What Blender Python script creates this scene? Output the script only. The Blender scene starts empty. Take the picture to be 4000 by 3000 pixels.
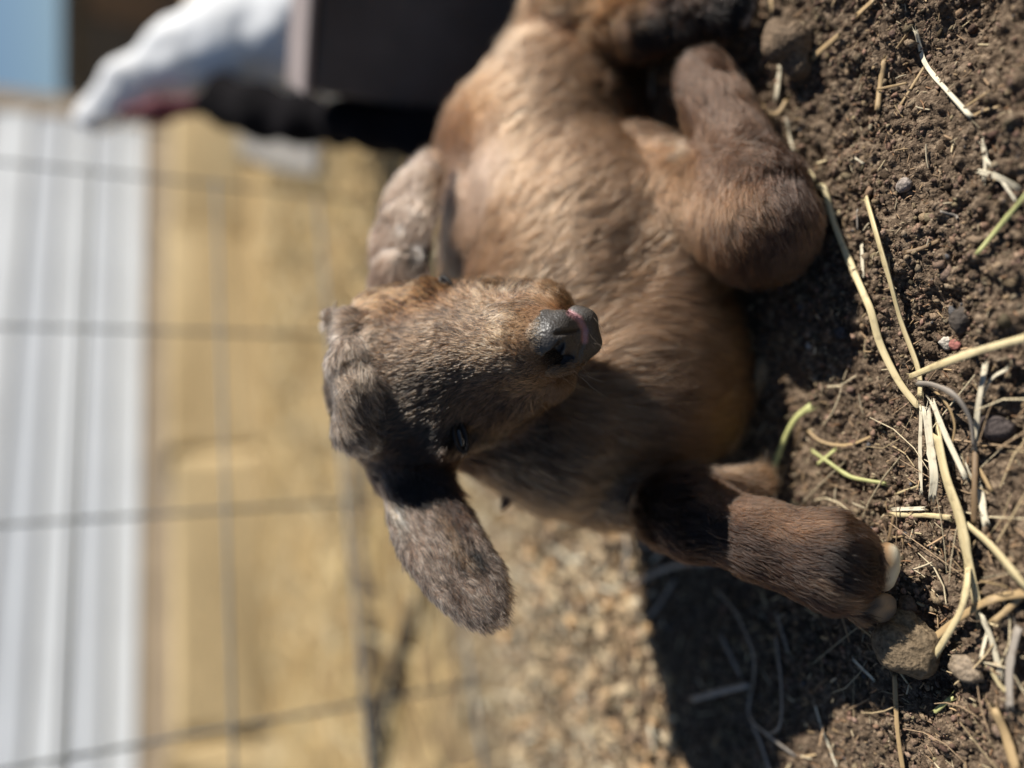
import bpy, math, random
import numpy as np
from mathutils import Vector, Matrix, kdtree

# ------------------------------------------------------------------ camera, sky, sun
sc = bpy.context.scene
COL = sc.collection
rng = np.random.default_rng(7)
random.seed(7)
R = math.radians

PITCH = R(25.0)
CAM = np.array((0.0, 0.0, 0.31))
FPX = 2900.0                      # focal length in photo pixels (4000 wide)
FW = np.array((0, math.cos(PITCH), -math.sin(PITCH)))
DN = np.array((0, -math.sin(PITCH), -math.cos(PITCH)))
RT = np.array((1.0, 0, 0))

cd = bpy.data.cameras.new("camera")
cam = bpy.data.objects.new("camera", cd)
COL.objects.link(cam)
cd.sensor_width = 36.0
cd.lens = FPX / 4000 * 36
cd.clip_start = 0.01
cd.clip_end = 500
m = Matrix.Identity(4)
for i in range(3):                # the phone was held upright: the photo lies on its side
    m[i][0] = DN[i]; m[i][1] = RT[i]; m[i][2] = -FW[i]; m[i][3] = CAM[i]
cam.matrix_world = m
cd.dof.use_dof = True
cd.dof.focus_distance = 0.337
cd.dof.aperture_fstop = 1.75
sc.camera = cam

SUN_EL, SUN_AZ = R(42), R(6)      # azimuth counted from +X towards +Y
sun_dir = np.array((math.cos(SUN_EL) * math.cos(SUN_AZ), math.cos(SUN_EL) * math.sin(SUN_AZ), math.sin(SUN_EL)))
w = bpy.data.worlds.new("World")
sc.world = w
w.use_nodes = True
nt = w.node_tree
bg = nt.nodes["Background"]
sky = nt.nodes.new("ShaderNodeTexSky")
sky.sky_type = 'NISHITA'
sky.sun_disc = False
sky.dust_density = 0.2
sky.ozone_density = 3.0
sky.sun_elevation = SUN_EL
sky.sun_rotation = R(90) - SUN_AZ
nt.links.new(sky.outputs[0], bg.inputs[0])
bg.inputs[1].default_value = 0.05
sl = bpy.data.lights.new("sun", 'SUN')
sl.energy = 5.0
sl.angle = R(0.55)
sl.color = (1.0, 0.95, 0.87)
so = bpy.data.objects.new("sun", sl)
COL.objects.link(so)
so.rotation_euler = Vector(sun_dir).to_track_quat('Z', 'Y').to_euler()

sc.view_settings.view_transform = 'Standard'
sc.view_settings.look = 'None'
sc.view_settings.gamma = 1
sc.view_settings.exposure = 0.5
cy = sc.cycles
cy.max_bounces = 6
cy.diffuse_bounces = 1
cy.glossy_bounces = 4
cy.transmission_bounces = 6
cy.use_denoising = True
sc.render.hair_type = 'STRAND'


# ------------------------------------------------------------------ helpers
def P(x, y, t):
    """A point t metres in front of the lens along its axis, seen at photo pixel (x, y)."""
    return CAM + t * (FW + (x - 2000) / FPX * DN + (1500 - y) / FPX * RT)


def proj(p):
    q = p - CAM
    t = q @ FW
    return 2000 + FPX * (q @ DN) / t, 1500 - FPX * (q @ RT) / t, t


_tab = np.random.default_rng(3).random((64, 256, 256)).astype(np.float32)


def vn2(x, y, s, k=0):
    """2-D value noise, feature size s, in 0..1."""
    x = x / s; y = y / s
    xi = np.floor(x).astype(int); yi = np.floor(y).astype(int)
    fx = x - xi; fy = y - yi
    fx = fx * fx * (3 - 2 * fx); fy = fy * fy * (3 - 2 * fy)
    T = _tab[k % 64]
    a = T[xi % 256, yi % 256]; b = T[(xi + 1) % 256, yi % 256]
    c = T[xi % 256, (yi + 1) % 256]; d = T[(xi + 1) % 256, (yi + 1) % 256]
    return (a * (1 - fx) + b * fx) * (1 - fy) + (c * (1 - fx) + d * fx) * fy


def vn3(p, s, k=0):
    """3-D value noise built from two shifted 2-D ones per z layer."""
    z = p[:, 2] / s
    zi = np.floor(z).astype(int); fz = z - zi
    fz = fz * fz * (3 - 2 * fz)
    o = 17.31 * s
    a = vn2(p[:, 0] + zi * o, p[:, 1] - zi * o * 0.7, s, k)
    b = vn2(p[:, 0] + (zi + 1) * o, p[:, 1] - (zi + 1) * o * 0.7, s, k)
    return a * (1 - fz) + b * fz


def mesh_obj(name, v, f, mat=None, parent=None, smooth=True):
    """Link verts / quads-or-tris as ONE mesh object. f may be a list or an (n,k) array."""
    me = bpy.data.meshes.new(name)
    v = np.asarray(v, dtype=np.float32)
    if isinstance(f, np.ndarray):
        n, k = f.shape
        me.vertices.add(len(v)); me.vertices.foreach_set("co", v.ravel())
        me.loops.add(n * k); me.loops.foreach_set("vertex_index", f.ravel().astype(np.int32))
        me.polygons.add(n)
        me.polygons.foreach_set("loop_start", np.arange(0, n * k, k, dtype=np.int32))
        me.polygons.foreach_set("loop_total", np.full(n, k, dtype=np.int32))
    else:
        me.from_pydata([tuple(map(float, q)) for q in v], [], f)
    me.update(calc_edges=True)
    me.validate()
    if smooth:
        me.polygons.foreach_set("use_smooth", np.ones(len(me.polygons), dtype=bool))
    o = bpy.data.objects.new(name, me)
    COL.objects.link(o)
    if mat:
        me.materials.append(mat)
    if parent:
        o.parent = parent
        o.matrix_parent_inverse = parent.matrix_basis.inverted()
    return o


def vcol(o, c, name="tint"):
    a = o.data.attributes.new(name, 'FLOAT_COLOR', 'POINT')
    c = np.asarray(c, dtype=np.float32)
    a.data.foreach_set("color", np.concatenate([c, np.ones((len(c), 1), np.float32)], 1).ravel())


def tag(o, label=None, cat=None, group=None, kind=None):
    if label: o["label"] = label
    if cat: o["category"] = cat
    if group: o["group"] = group
    if kind: o["kind"] = kind
    return o


def empty(name, loc):
    o = bpy.data.objects.new(name, None)
    o.empty_display_size = 0.02
    COL.objects.link(o)
    o.location = [float(q) for q in loc]
    return o


def new_mat(name):
    mt = bpy.data.materials.new(name)
    mt.use_nodes = True
    return mt, mt.node_tree.nodes, mt.node_tree.links, mt.node_tree.nodes["Principled BSDF"]


def mat_simple(name, col, rough=0.7, var=0.25, scale=60, bump=0.0, spec=0.3, stretch=None, bdist=0.001):
    """A noise-varied surface."""
    mt, N, L, b = new_mat(name)
    tc = N.new("ShaderNodeTexCoord")
    mp = N.new("ShaderNodeMapping")
    if stretch: mp.inputs["Scale"].default_value = stretch
    L.new(tc.outputs["Object"], mp.inputs[0])
    nz = N.new("ShaderNodeTexNoise"); nz.inputs["Scale"].default_value = scale; nz.inputs["Detail"].default_value = 5
    L.new(mp.outputs[0], nz.inputs["Vector"])
    rp = N.new("ShaderNodeValToRGB")
    rp.color_ramp.elements[0].position = 0.3; rp.color_ramp.elements[1].position = 0.7
    rp.color_ramp.elements[0].color = (*[c * (1 - var) for c in col], 1)
    rp.color_ramp.elements[1].color = (*[min(1, c * (1 + var)) for c in col], 1)
    L.new(nz.outputs[0], rp.inputs[0]); L.new(rp.outputs[0], b.inputs["Base Color"])
    b.inputs["Roughness"].default_value = rough
    b.inputs["Specular IOR Level"].default_value = spec
    if bump:
        bp = N.new("ShaderNodeBump"); bp.inputs["Strength"].default_value = bump; bp.inputs["Distance"].default_value = bdist
        L.new(nz.outputs[0], bp.inputs["Height"]); L.new(bp.outputs[0], b.inputs["Normal"])
    return mt


def mat_attr(name, attr="tint", rough=0.8, spec=0.2, nscale=900, nvar=0.25, bump=0.0):
    """Colour carried by the mesh, broken up by fine noise."""
    mt, N, L, b = new_mat(name)
    at = N.new("ShaderNodeAttribute"); at.attribute_name = attr
    tc = N.new("ShaderNodeTexCoord")
    nz = N.new("ShaderNodeTexNoise"); nz.inputs["Scale"].default_value = nscale; nz.inputs["Detail"].default_value = 4
    L.new(tc.outputs["Object"], nz.inputs["Vector"])
    mr = N.new("ShaderNodeMapRange")
    mr.inputs[1].default_value = 0.3; mr.inputs[2].default_value = 0.7
    mr.inputs[3].default_value = 1 - nvar; mr.inputs[4].default_value = 1 + nvar
    L.new(nz.outputs[0], mr.inputs[0])
    vm = N.new("ShaderNodeVectorMath"); vm.operation = 'SCALE'
    L.new(at.outputs["Color"], vm.inputs[0]); L.new(mr.outputs[0], vm.inputs["Scale"])
    L.new(vm.outputs[0], b.inputs["Base Color"])
    b.inputs["Roughness"].default_value = rough
    b.inputs["Specular IOR Level"].default_value = spec
    if bump:
        bp = N.new("ShaderNodeBump"); bp.inputs["Strength"].default_value = bump; bp.inputs["Distance"].default_value = 0.0006
        L.new(nz.outputs[0], bp.inputs["Height"]); L.new(bp.outputs[0], b.inputs["Normal"])
    return mt


def surface_nets(D, org, h):
    """Naive surface nets: a closed quad mesh round D < 0."""
    ins = D < 0
    s = ins[:-1, :-1, :-1].astype(np.int8)
    n = np.zeros_like(s)
    for dx in (0, 1):
        for dy in (0, 1):
            for dz in (0, 1):
                n += ins[dx:D.shape[0] - 1 + dx, dy:D.shape[1] - 1 + dy, dz:D.shape[2] - 1 + dz]
    act = np.argwhere((n > 0) & (n < 8))
    idx = np.full(n.shape, -1, np.int32)
    idx[act[:, 0], act[:, 1], act[:, 2]] = np.arange(len(act))
    cor = {}
    for dx in (0, 1):
        for dy in (0, 1):
            for dz in (0, 1):
                cor[dx, dy, dz] = D[act[:, 0] + dx, act[:, 1] + dy, act[:, 2] + dz]
    acc = np.zeros((len(act), 3)); cnt = np.zeros(len(act))
    ks = list(cor)
    for a in ks:
        for b in ks:
            if sum(b) - sum(a) == 1 and sum(abs(p - q) for p, q in zip(a, b)) == 1:
                da, db = cor[a], cor[b]
                cr = (da < 0) != (db < 0)
                t = np.where(cr, da / np.where(da == db, 1, da - db), 0)
                for k in range(3):
                    acc[:, k] += np.where(cr, a[k] + t * (b[k] - a[k]), 0)
                cnt += cr
    V = (act + acc / cnt[:, None]) * h + org
    F = []
    for ax in range(3):
        u, v = (ax + 1) % 3, (ax + 2) % 3
        lo = [slice(1, -1)] * 3; lo[ax] = slice(0, -1)
        hi = [slice(1, -1)] * 3; hi[ax] = slice(1, None)
        A, B = ins[tuple(lo)], ins[tuple(hi)]
        e = np.argwhere(A != B)
        off = np.ones(3, int); off[ax] = 0
        e = e + off
        flip = ~ins[e[:, 0], e[:, 1], e[:, 2]]
        q = []
        for du, dv in ((0, 0), (-1, 0), (-1, -1), (0, -1)):
            c = e.copy(); c[:, u] += du; c[:, v] += dv
            q.append(idx[c[:, 0], c[:, 1], c[:, 2]])
        q = np.stack(q, 1)
        q[flip] = q[flip][:, ::-1]
        F.append(q)
    F = np.concatenate(F)
    F = F[(F >= 0).all(1)]
    return V, F


class Field:
    """A signed distance field on a grid, filled one rounded shape after the other."""
    def __init__(s, lo, hi, h):
        s.lo = np.array(lo, float); s.h = h
        s.n = np.ceil((np.array(hi) - lo) / h).astype(int) + 1
        s.D = np.full(s.n, 0.05, np.float32)
        s.prims = []

    def _win(s, lo, hi):
        a = np.clip(np.floor((lo - s.lo) / s.h).astype(int), 0, s.n - 1)
        b = np.clip(np.ceil((hi - s.lo) / s.h).astype(int) + 1, 1, s.n)
        if (b <= a).any(): return None
        ax = [s.lo[i] + s.h * np.arange(a[i], b[i], dtype=np.float32) for i in range(3)]
        g = np.stack(np.meshgrid(*ax, indexing='ij'), -1)
        return tuple(slice(a[i], b[i]) for i in range(3)), g

    def add(s, kind, geo, k, sub=False, **info):
        if kind == 'cone':
            a, ra, b, rb = geo
            r = max(ra, rb) + 2 * k + 0.012
            lo = np.minimum(a, b) - r; hi = np.maximum(a, b) + r
        else:
            r = max(geo[1]) + 2 * k + 0.012
            lo = geo[0] - r; hi = geo[0] + r
        wv = s._win(lo, hi)
        if wv is None: return
        sl_, g = wv
        d = prim_d(kind, geo, g)
        D = s.D[sl_]
        if sub:
            d = -d
            hh = np.clip(0.5 + 0.5 * (d - D) / k, 0, 1)
            s.D[sl_] = D * (1 - hh) + d * hh + k * hh * (1 - hh)
        else:
            hh = np.clip(0.5 + 0.5 * (D - d) / k, 0, 1)
            s.D[sl_] = D * (1 - hh) + d * hh - k * hh * (1 - hh)
            s.prims.append((kind, geo, info))

    def sample(s, p):
        q = np.clip((p - s.lo) / s.h, 0, s.n - 1.001)
        i = q.astype(int); f = q - i
        out = 0
        for dx in (0, 1):
            for dy in (0, 1):
                for dz in (0, 1):
                    wt = (f[:, 0] if dx else 1 - f[:, 0]) * (f[:, 1] if dy else 1 - f[:, 1]) * (f[:, 2] if dz else 1 - f[:, 2])
                    out = out + wt * s.D[i[:, 0] + dx, i[:, 1] + dy, i[:, 2] + dz]
        return out

    def grad(s, p):
        e = s.h
        g = np.stack([s.sample(p + e * np.eye(3)[k]) - s.sample(p - e * np.eye(3)[k]) for k in range(3)], 1)
        return g / np.maximum(np.linalg.norm(g, axis=1), 1e-9)[:, None]

    def mesh(s, relax=2):
        V, F = surface_nets(s.D, s.lo, s.h)
        for _ in range(relax):
            A = np.zeros_like(V); c = np.zeros(len(V))
            for i in range(4):
                np.add.at(A, F[:, i], V[F[:, (i + 1) % 4]] + V[F[:, i - 1]]); np.add.at(c, F[:, i], 2)
            V = 0.5 * V + 0.5 * A / c[:, None]
        return V, F


def prim_d(kind, geo, g):
    if kind == 'cone':
        a, ra, b, rb = geo
        ab = b - a
        L2 = float(ab @ ab) + 1e-12
        t = np.clip((g - a) @ ab / L2, 0, 1)
        c = a + t[..., None] * ab
        return np.linalg.norm(g - c, axis=-1) - (ra + t * (rb - ra))
    c, r, M = geo                                   # ellipsoid with axes in the rows of M
    q = (g - c) @ M.T
    r = np.array(r)
    k0 = np.linalg.norm(q / r, axis=-1)
    k1 = np.linalg.norm(q / (r * r), axis=-1)
    return k0 * (k0 - 1.0) / np.maximum(k1, 1e-6)


def norm(v):
    v = np.asarray(v, float)
    return v / (np.linalg.norm(v) + 1e-12)


VIEW = np.stack([DN, RT, -FW])                      # handy axes for leaning shapes


# ------------------------------------------------------------------ ground
def axis(lo, a, b, hi, step, grow):
    mid = np.arange(a, b, step)
    r, x, s = [], b, step
    while x < hi:
        r.append(x); s = min(s * grow, 6.0); x += s
    r.append(hi)
    l, x, s = [], a - step, step
    while x > lo:
        l.append(x); s = min(s * grow, 6.0); x -= s
    l.append(lo)
    return np.concatenate([l[::-1], mid, r])


GX = axis(-120, -0.27, 0.27, 120, 0.0009, 1.09)
GY = axis(-20, 0.15, 0.50, 220, 0.0009, 1.05)
gx, gy = np.meshgrid(GX, GY, indexing='ij')
near = np.clip(1 - np.maximum(np.abs(gx) - 0.27, 0) / 0.3, 0, 1) * np.clip(1 - np.maximum(gy - 0.5, 0) / 0.3, 0, 1)
gz = (vn2(gx, gy, 0.06, 0) - 0.5) * 0.008 + (vn2(gx, gy, 0.022, 1) - 0.5) * 0.0065
gz = gz + (vn2(gx, gy, 0.009, 2) - 0.5) * 0.0042 + (vn2(gx, gy, 0.004, 3) - 0.5) * 0.0018 + (vn2(gx, gy, 0.002, 4) - 0.5) * 0.0012
gz = gz * near
x0, y0 = np.searchsorted(GX, -0.27), np.searchsorted(GY, 0.15)
nx, ny = int(0.54 / 0.0009), int(0.35 / 0.0009)
ncr = 26000
cxs = rng.uniform(-0.265, 0.265, ncr); cys = rng.uniform(0.155, 0.495, ncr)
dens = vn2(cxs, cys, 0.03, 5)
crs = np.minimum(0.0006 + rng.exponential(0.0006, ncr), 0.0036) * (0.55 + 0.9 * dens)
bump_h = np.zeros_like(gz)
for cx, cyy, r in zip(cxs, cys, crs):
    i0 = np.searchsorted(GX, cx - r); i1 = np.searchsorted(GX, cx + r)
    j0 = np.searchsorted(GY, cyy - r); j1 = np.searchsorted(GY, cyy + r)
    if i1 <= i0 or j1 <= j0: continue
    d2 = (GX[i0:i1, None] - cx) ** 2 + (GY[None, j0:j1] - cyy) ** 2
    hh = np.sqrt(np.maximum(r * r - d2, 0)) * 1.15
    bump_h[i0:i1, j0:j1] = np.maximum(bump_h[i0:i1, j0:j1], hh)
gz = gz + bump_h - 0.0012 * near
# hollows between the clods
for hx, hy, hr, hd in ((3560, 250, 0.012, 0.007), (3760, 90, 0.02, 0.010), (3960, 1720, 0.013, 0.009), (3640, 2680, 0.012, 0.008),
                       (3330, 330, 0.008, 0.005), (3980, 1480, 0.01, 0.006), (3380, 430, 0.006, 0.004)):
    q = P(hx, hy, 1.0) - CAM; q = CAM + q * (-CAM[2] / q[2])
    gz -= hd * np.exp(-((gx - q[0]) ** 2 + (gy - q[1]) ** 2) / hr ** 2)


def gh(x, y):
    i = np.clip(np.searchsorted(GX, x) - 1, 0, len(GX) - 2); j = np.clip(np.searchsorted(GY, y) - 1, 0, len(GY) - 2)
    u = (x - GX[i]) / (GX[i + 1] - GX[i]); v = (y - GY[j]) / (GY[j + 1] - GY[j])
    return (gz[i, j] * (1 - u) + gz[i + 1, j] * u) * (1 - v) + (gz[i, j + 1] * (1 - u) + gz[i + 1, j + 1] * u) * v


def G(x, y, up=0.0):
    """Where the line of sight of photo pixel (x, y) meets the ground (plus up)."""
    q = P(x, y, 1.0) - CAM
    z = 0.0
    for _ in range(4):
        p = CAM + q * ((z + up - CAM[2]) / q[2])
        z = float(gh(p[0], p[1]))
    return np.array((p[0], p[1], z + up))


nX, nY = gx.shape
ii = np.arange(nX * nY).reshape(nX, nY)
gf = np.stack([ii[:-1, :-1].ravel(), ii[1:, :-1].ravel(), ii[1:, 1:].ravel(), ii[:-1, 1:].ravel()], 1)


def soil_material():
    mt, N, L, b = new_mat("soil")
    tc = N.new("ShaderNodeTexCoord")
    n1 = N.new("ShaderNodeTexNoise"); n1.inputs["Scale"].default_value = 330; n1.inputs["Detail"].default_value = 6; n1.inputs["Roughness"].default_value = 0.65
    n2 = N.new("ShaderNodeTexNoise"); n2.inputs["Scale"].default_value = 26; n2.inputs["Detail"].default_value = 4
    L.new(tc.outputs["Object"], n1.inputs["Vector"]); L.new(tc.outputs["Object"], n2.inputs["Vector"])
    r1 = N.new("ShaderNodeValToRGB")
    e = r1.color_ramp.elements
    e[0].position = 0.30; e[0].color = (0.050, 0.035, 0.024, 1)
    e[1].position = 0.70; e[1].color = (0.36, 0.27, 0.185, 1)
    m_ = e.new(0.5); m_.color = (0.130, 0.092, 0.062, 1)
    L.new(n1.outputs[0], r1.inputs[0])
    # far from the bare patch the yard is covered with trodden straw
    r2 = N.new("ShaderNodeValToRGB")
    e = r2.color_ramp.elements
    e[0].position = 0.3; e[0].color = (0.30, 0.20, 0.10, 1)
    e[1].position = 0.7; e[1].color = (0.58, 0.43, 0.22, 1)
    L.new(n2.outputs[0], r2.inputs[0])
    sx = N.new("ShaderNodeSeparateXYZ"); L.new(tc.outputs["Object"], sx.inputs[0])
    ad = N.new("ShaderNodeMath"); ad.operation = 'MULTIPLY_ADD'
    L.new(n2.outputs[0], ad.inputs[0]); ad.inputs[1].default_value = 0.35; L.new(sx.outputs["Y"], ad.inputs[2])
    mr = N.new("ShaderNodeMapRange"); mr.inputs[1].default_value = 0.72; mr.inputs[2].default_value = 1.2
    L.new(ad.outputs[0], mr.inputs[0])
    mx = N.new("ShaderNodeMix"); mx.data_type = 'RGBA'
    L.new(mr.outputs[0], mx.inputs[0]); L.new(r1.outputs[0], mx.inputs[6]); L.new(r2.outputs[0], mx.inputs[7])
    L.new(mx.outputs[2], b.inputs["Base Color"])
    b.inputs["Roughness"].default_value = 0.95; b.inputs["Specular IOR Level"].default_value = 0.12
    bp = N.new("ShaderNodeBump"); bp.inputs["Strength"].default_value = 1.0; bp.inputs["Distance"].default_value = 0.0022
    n3 = N.new("ShaderNodeTexNoise"); n3.inputs["Scale"].default_value = 700; n3.inputs["Detail"].default_value = 5
    L.new(tc.outputs["Object"], n3.inputs["Vector"])
    L.new(n3.outputs[0], bp.inputs["Height"]); L.new(bp.outputs[0], b.inputs["Normal"])
    return mt


ground = mesh_obj("ground", np.stack([gx.ravel(), gy.ravel(), gz.ravel()], 1), gf, soil_material())
tag(ground, kind="structure")


def ico(sub=1):
    import bmesh
    bm = bmesh.new(); bmesh.ops.create_icosphere(bm, subdivisions=sub, radius=1)
    v = np.array([q.co[:] for q in bm.verts]); f = np.array([[x.index for x in q.verts] for q in bm.faces])
    bm.free()
    return v, f


def scatter_blobs(name, pts, rad, cols, mat, sub=1, flat=(0.6, 1.0), jag=0.34):
    bv, bf = ico(sub)
    n = len(pts)
    S = rng.uniform(0.7, 1.3, (n, 3)) * rad[:, None]
    S[:, 2] *= rng.uniform(*flat, n)
    V = bv[None] * S[:, None, :] * (1 + jag * rng.normal(0, 1, (n, len(bv), 1)).clip(-1.6, 1.6))
    an = rng.uniform(0, 6.28, n); c, s = np.cos(an), np.sin(an)
    V = np.stack([V[..., 0] * c[:, None] - V[..., 1] * s[:, None], V[..., 0] * s[:, None] + V[..., 1] * c[:, None], V[..., 2]], -1)
    V = V + pts[:, None, :]
    F = bf[None] + (np.arange(n) * len(bv))[:, None, None]
    o = mesh_obj(name, V.reshape(-1, 3), F.reshape(-1, 3), mat, smooth=False)
    vcol(o, np.repeat(cols, len(bv), 0))
    return o


m_crumb = mat_attr("soil_crumb", rough=0.95, spec=0.1, nscale=1400, nvar=0.45, bump=0.5)
n = 60000
px_ = rng.uniform(-0.26, 0.26, n); py_ = rng.uniform(0.16, 0.52, n)
keep = vn2(px_, py_, 0.028, 8) + 0.5 * vn2(px_, py_, 0.008, 9) > rng.uniform(0.35, 1.0, n)
px_, py_ = px_[keep], py_[keep]; n = len(px_)
rd = np.minimum(0.0003 + rng.exponential(0.00036, n), 0.0026)
pz_ = gh(px_, py_) + rd * 0.35
base = np.array((0.130, 0.092, 0.062)) * rng.uniform(0.35, 2.2, (n, 1)) * rng.uniform(0.92, 1.08, (n, 3))
odd = rng.random(n)
base[odd < 0.02] = np.array((0.28, 0.17, 0.12)) * rng.uniform(0.6, 1.2, ((odd < 0.02).sum(), 1))
base[(odd > 0.035) & (odd < 0.042)] = (0.10, 0.095, 0.095)
tag(scatter_blobs("soil_crumbs", np.stack([px_, py_, pz_], 1), rd, base, m_crumb), kind="stuff")


def ribbons(name, n, region, length, width, cols, mat, lift=0.001, tilt=0.25, dens_k=None, arch=0.15):
    """Many bits of straw as one piece of stuff: each a bent three-sided sliver."""
    x = rng.uniform(region[0], region[1], n); y = rng.uniform(region[2], region[3], n)
    if dens_k is not None:
        k = dens_k(x, y) > rng.random(n); x, y = x[k], y[k]; n = len(x)
    L_ = length[0] * np.exp(rng.random(n) * math.log(length[1] / length[0]))
    W_ = rng.uniform(*width, n)
    an = rng.uniform(0, 6.28, n); ti = rng.normal(0, tilt, n)
    dv = np.stack([np.cos(an) * np.cos(ti), np.sin(an) * np.cos(ti), np.sin(ti)], 1)
    sv = np.stack([-np.sin(an), np.cos(an), rng.normal(0, 0.3, n)], 1)
    bend = rng.normal(0, arch, n)
    c = np.stack([x, y, gh(x, y) + lift * rng.uniform(0.2, 2.0, n) + np.abs(np.sin(ti)) * L_ * 0.4], 1)
    V = []
    for u in (-0.5, -0.15, 0.2, 0.5):
        q = c + dv * (L_ * u)[:, None] + sv * (bend * L_ * (u * u))[:, None]
        wv = W_ * (1.0 if abs(u) < 0.4 else 0.75)
        V += [q - sv * (wv / 2)[:, None], q + sv * (wv / 2)[:, None], q + np.array((0, 0, 1)) * (wv * 0.45)[:, None]]
    V = np.stack(V, 1)
    f = []
    for s_ in range(3):
        for e_ in range(3):
            a, b2 = s_ * 3 + e_, s_ * 3 + (e_ + 1) % 3
            f.append((a, b2, b2 + 3, a + 3))
    f = np.array(f)
    F = f[None] + (np.arange(n) * 12)[:, None, None]
    o = mesh_obj(name, V.reshape(-1, 3), F.reshape(-1, 4), mat, smooth=False)
    cc = np.array(cols)[rng.integers(0, len(cols), n)] * rng.uniform(0.6, 1.25, (n, 1))
    vcol(o, np.repeat(cc, 12, 0))
    return tag(o, kind="stuff")


m_chaff = mat_attr("chaff", rough=0.7, spec=0.3, nscale=600, nvar=0.2)
TANS = [(0.45, 0.31, 0.17), (0.36, 0.24, 0.14), (0.52, 0.42, 0.27), (0.30, 0.17, 0.09), (0.25, 0.18, 0.12)]
ribbons("chaff", 8000, (-0.26, 0.26, 0.15, 0.5), (0.0012, 0.006), (0.0003, 0.0009), TANS, m_chaff, 0.0009, 0.3,
        lambda x, y: 0.25 + 0.9 * vn2(x, y, 0.02, 11) * (0.5 + 1.0 * (x < -0.02)))
ribbons("straw_chips", 700, (-0.26, 0.26, 0.15, 0.46), (0.003, 0.012), (0.0006, 0.0015), [(0.62, 0.5, 0.3), (0.5, 0.36, 0.2), (0.36, 0.24, 0.14), (0.6, 0.5, 0.34)], m_chaff, 0.0012, 0.25,
        lambda x, y: 0.35 + 0.65 * (x < -0.05))
nb = 8000
bx_ = rng.uniform(-0.36, 0.12, nb); by_ = 0.43 + rng.random(nb) ** 1.2 * 0.29 - 0.18 * np.clip(-0.16 - bx_, 0, 0.2) * 2
kp = vn2(bx_, by_, 0.05, 14) + 0.35 > rng.random(nb) * 1.3
bx_, by_ = bx_[kp], by_[kp]; nb = len(bx_)
br_ = np.minimum(0.0010 + rng.exponential(0.0014, nb), 0.0065)
bc_ = np.array([(0.40, 0.29, 0.175), (0.33, 0.23, 0.14), (0.50, 0.39, 0.25), (0.10, 0.075, 0.05), (0.17, 0.12, 0.08), (0.48, 0.31, 0.16)])[rng.integers(0, 6, nb)] * rng.uniform(0.7, 1.25, (nb, 1))
tag(scatter_blobs("litter_crumbs", np.stack([bx_, by_, gh(bx_, by_) + br_ * 0.4], 1), br_, bc_, m_crumb), kind="stuff")
ribbons("straw_wisps", 60, (-0.16, 0.0, 0.165, 0.29), (0.018, 0.05), (0.0004, 0.0010), [(0.66, 0.55, 0.36), (0.5, 0.38, 0.22), (0.4, 0.28, 0.17)], m_chaff, 0.002, 0.12, None, 0.4)
HAYS = [(0.62, 0.46, 0.21), (0.70, 0.52, 0.26), (0.55, 0.38, 0.17), (0.72, 0.62, 0.40), (0.42, 0.28, 0.13)]
m_hay = mat_attr("hay", rough=0.65, spec=0.3, nscale=300, nvar=0.2)
ribbons("straw_litter", 6500, (-0.4, 0.5, 0.38, 0.80), (0.005, 0.026), (0.001, 0.0035), [(0.50, 0.38, 0.23), (0.6, 0.48, 0.3), (0.36, 0.25, 0.15), (0.66, 0.6, 0.46)], m_hay, 0.002, 0.25,
        lambda x, y: np.clip((y - 0.39) / 0.10, 0, 1))
ribbons("straw_bedding", 9000, (-1.3, 1.6, 0.62, 2.6), (0.03, 0.14), (0.002, 0.006), HAYS, m_hay, 0.008, 0.2,
        lambda x, y: np.clip((y - 0.68) / 0.45, 0, 1))


# ------------------------------------------------------------------ the kid
# coat colours (albedo); the pink one is a painted highlight
TAN = (0.220, 0.115, 0.060); LTAN = (0.34, 0.19, 0.105); PINK_SHEEN = (0.42, 0.25, 0.17)
RUST = (0.21, 0.095, 0.037); GREYB = (0.150, 0.088, 0.050); DARK = (0.040, 0.0185, 0.0095)
BLACK = (0.008, 0.006, 0.005); EARG = (0.31, 0.21, 0.15); GREY = (0.085, 0.050, 0.033)
CREAM = (0.6, 0.5, 0.38)

body = Field((-0.135, 0.175, -0.012), (0.345, 0.66, 0.262), 0.0016)


def seg(x1, y1, t1, r1, x2, y2, t2, r2, k=0.010, col=TAN, flow=None, ln=0.010, name=""):
    a, b = P(x1, y1, t1), P(x2, y2, t2)
    fl = norm(b - a) if flow is None else norm(flow[0] * DN - flow[1] * RT + (flow[2] if len(flow) > 2 else 0) * -FW)
    body.add('cone', (a, r1 * t1 / FPX, b, r2 * t2 / FPX), k, col=col, flow=fl, ln=ln, name=name)


def ell(x, y, t, rx, ry, rz, k=0.010, rot=0.0, lean=(0, 0), col=TAN, flow=(1, 0), ln=0.010, sub=False, name=""):
    """Ellipsoid: rx along its own axis (turned rot degrees from image-right towards image-down), ry across, rz in depth (photo px)."""
    c, s = math.cos(R(rot)), math.sin(R(rot))
    a1 = c * DN - s * RT
    a2 = s * DN + c * RT
    a3 = norm(-FW + lean[0] * a1 + lean[1] * a2)
    a1 = norm(a1 - a3 * (a1 @ a3)); a2 = np.cross(a3, a1)
    q = t / FPX
    fl = norm(flow[0] * DN - flow[1] * RT + (flow[2] if len(flow) > 2 else 0) * -FW)
    body.add('ell', (P(x, y, t), (rx * q, ry * q, rz * q), np.stack([a1, a2, a3])), k, sub, col=col, flow=fl, ln=ln, name=name)


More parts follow.
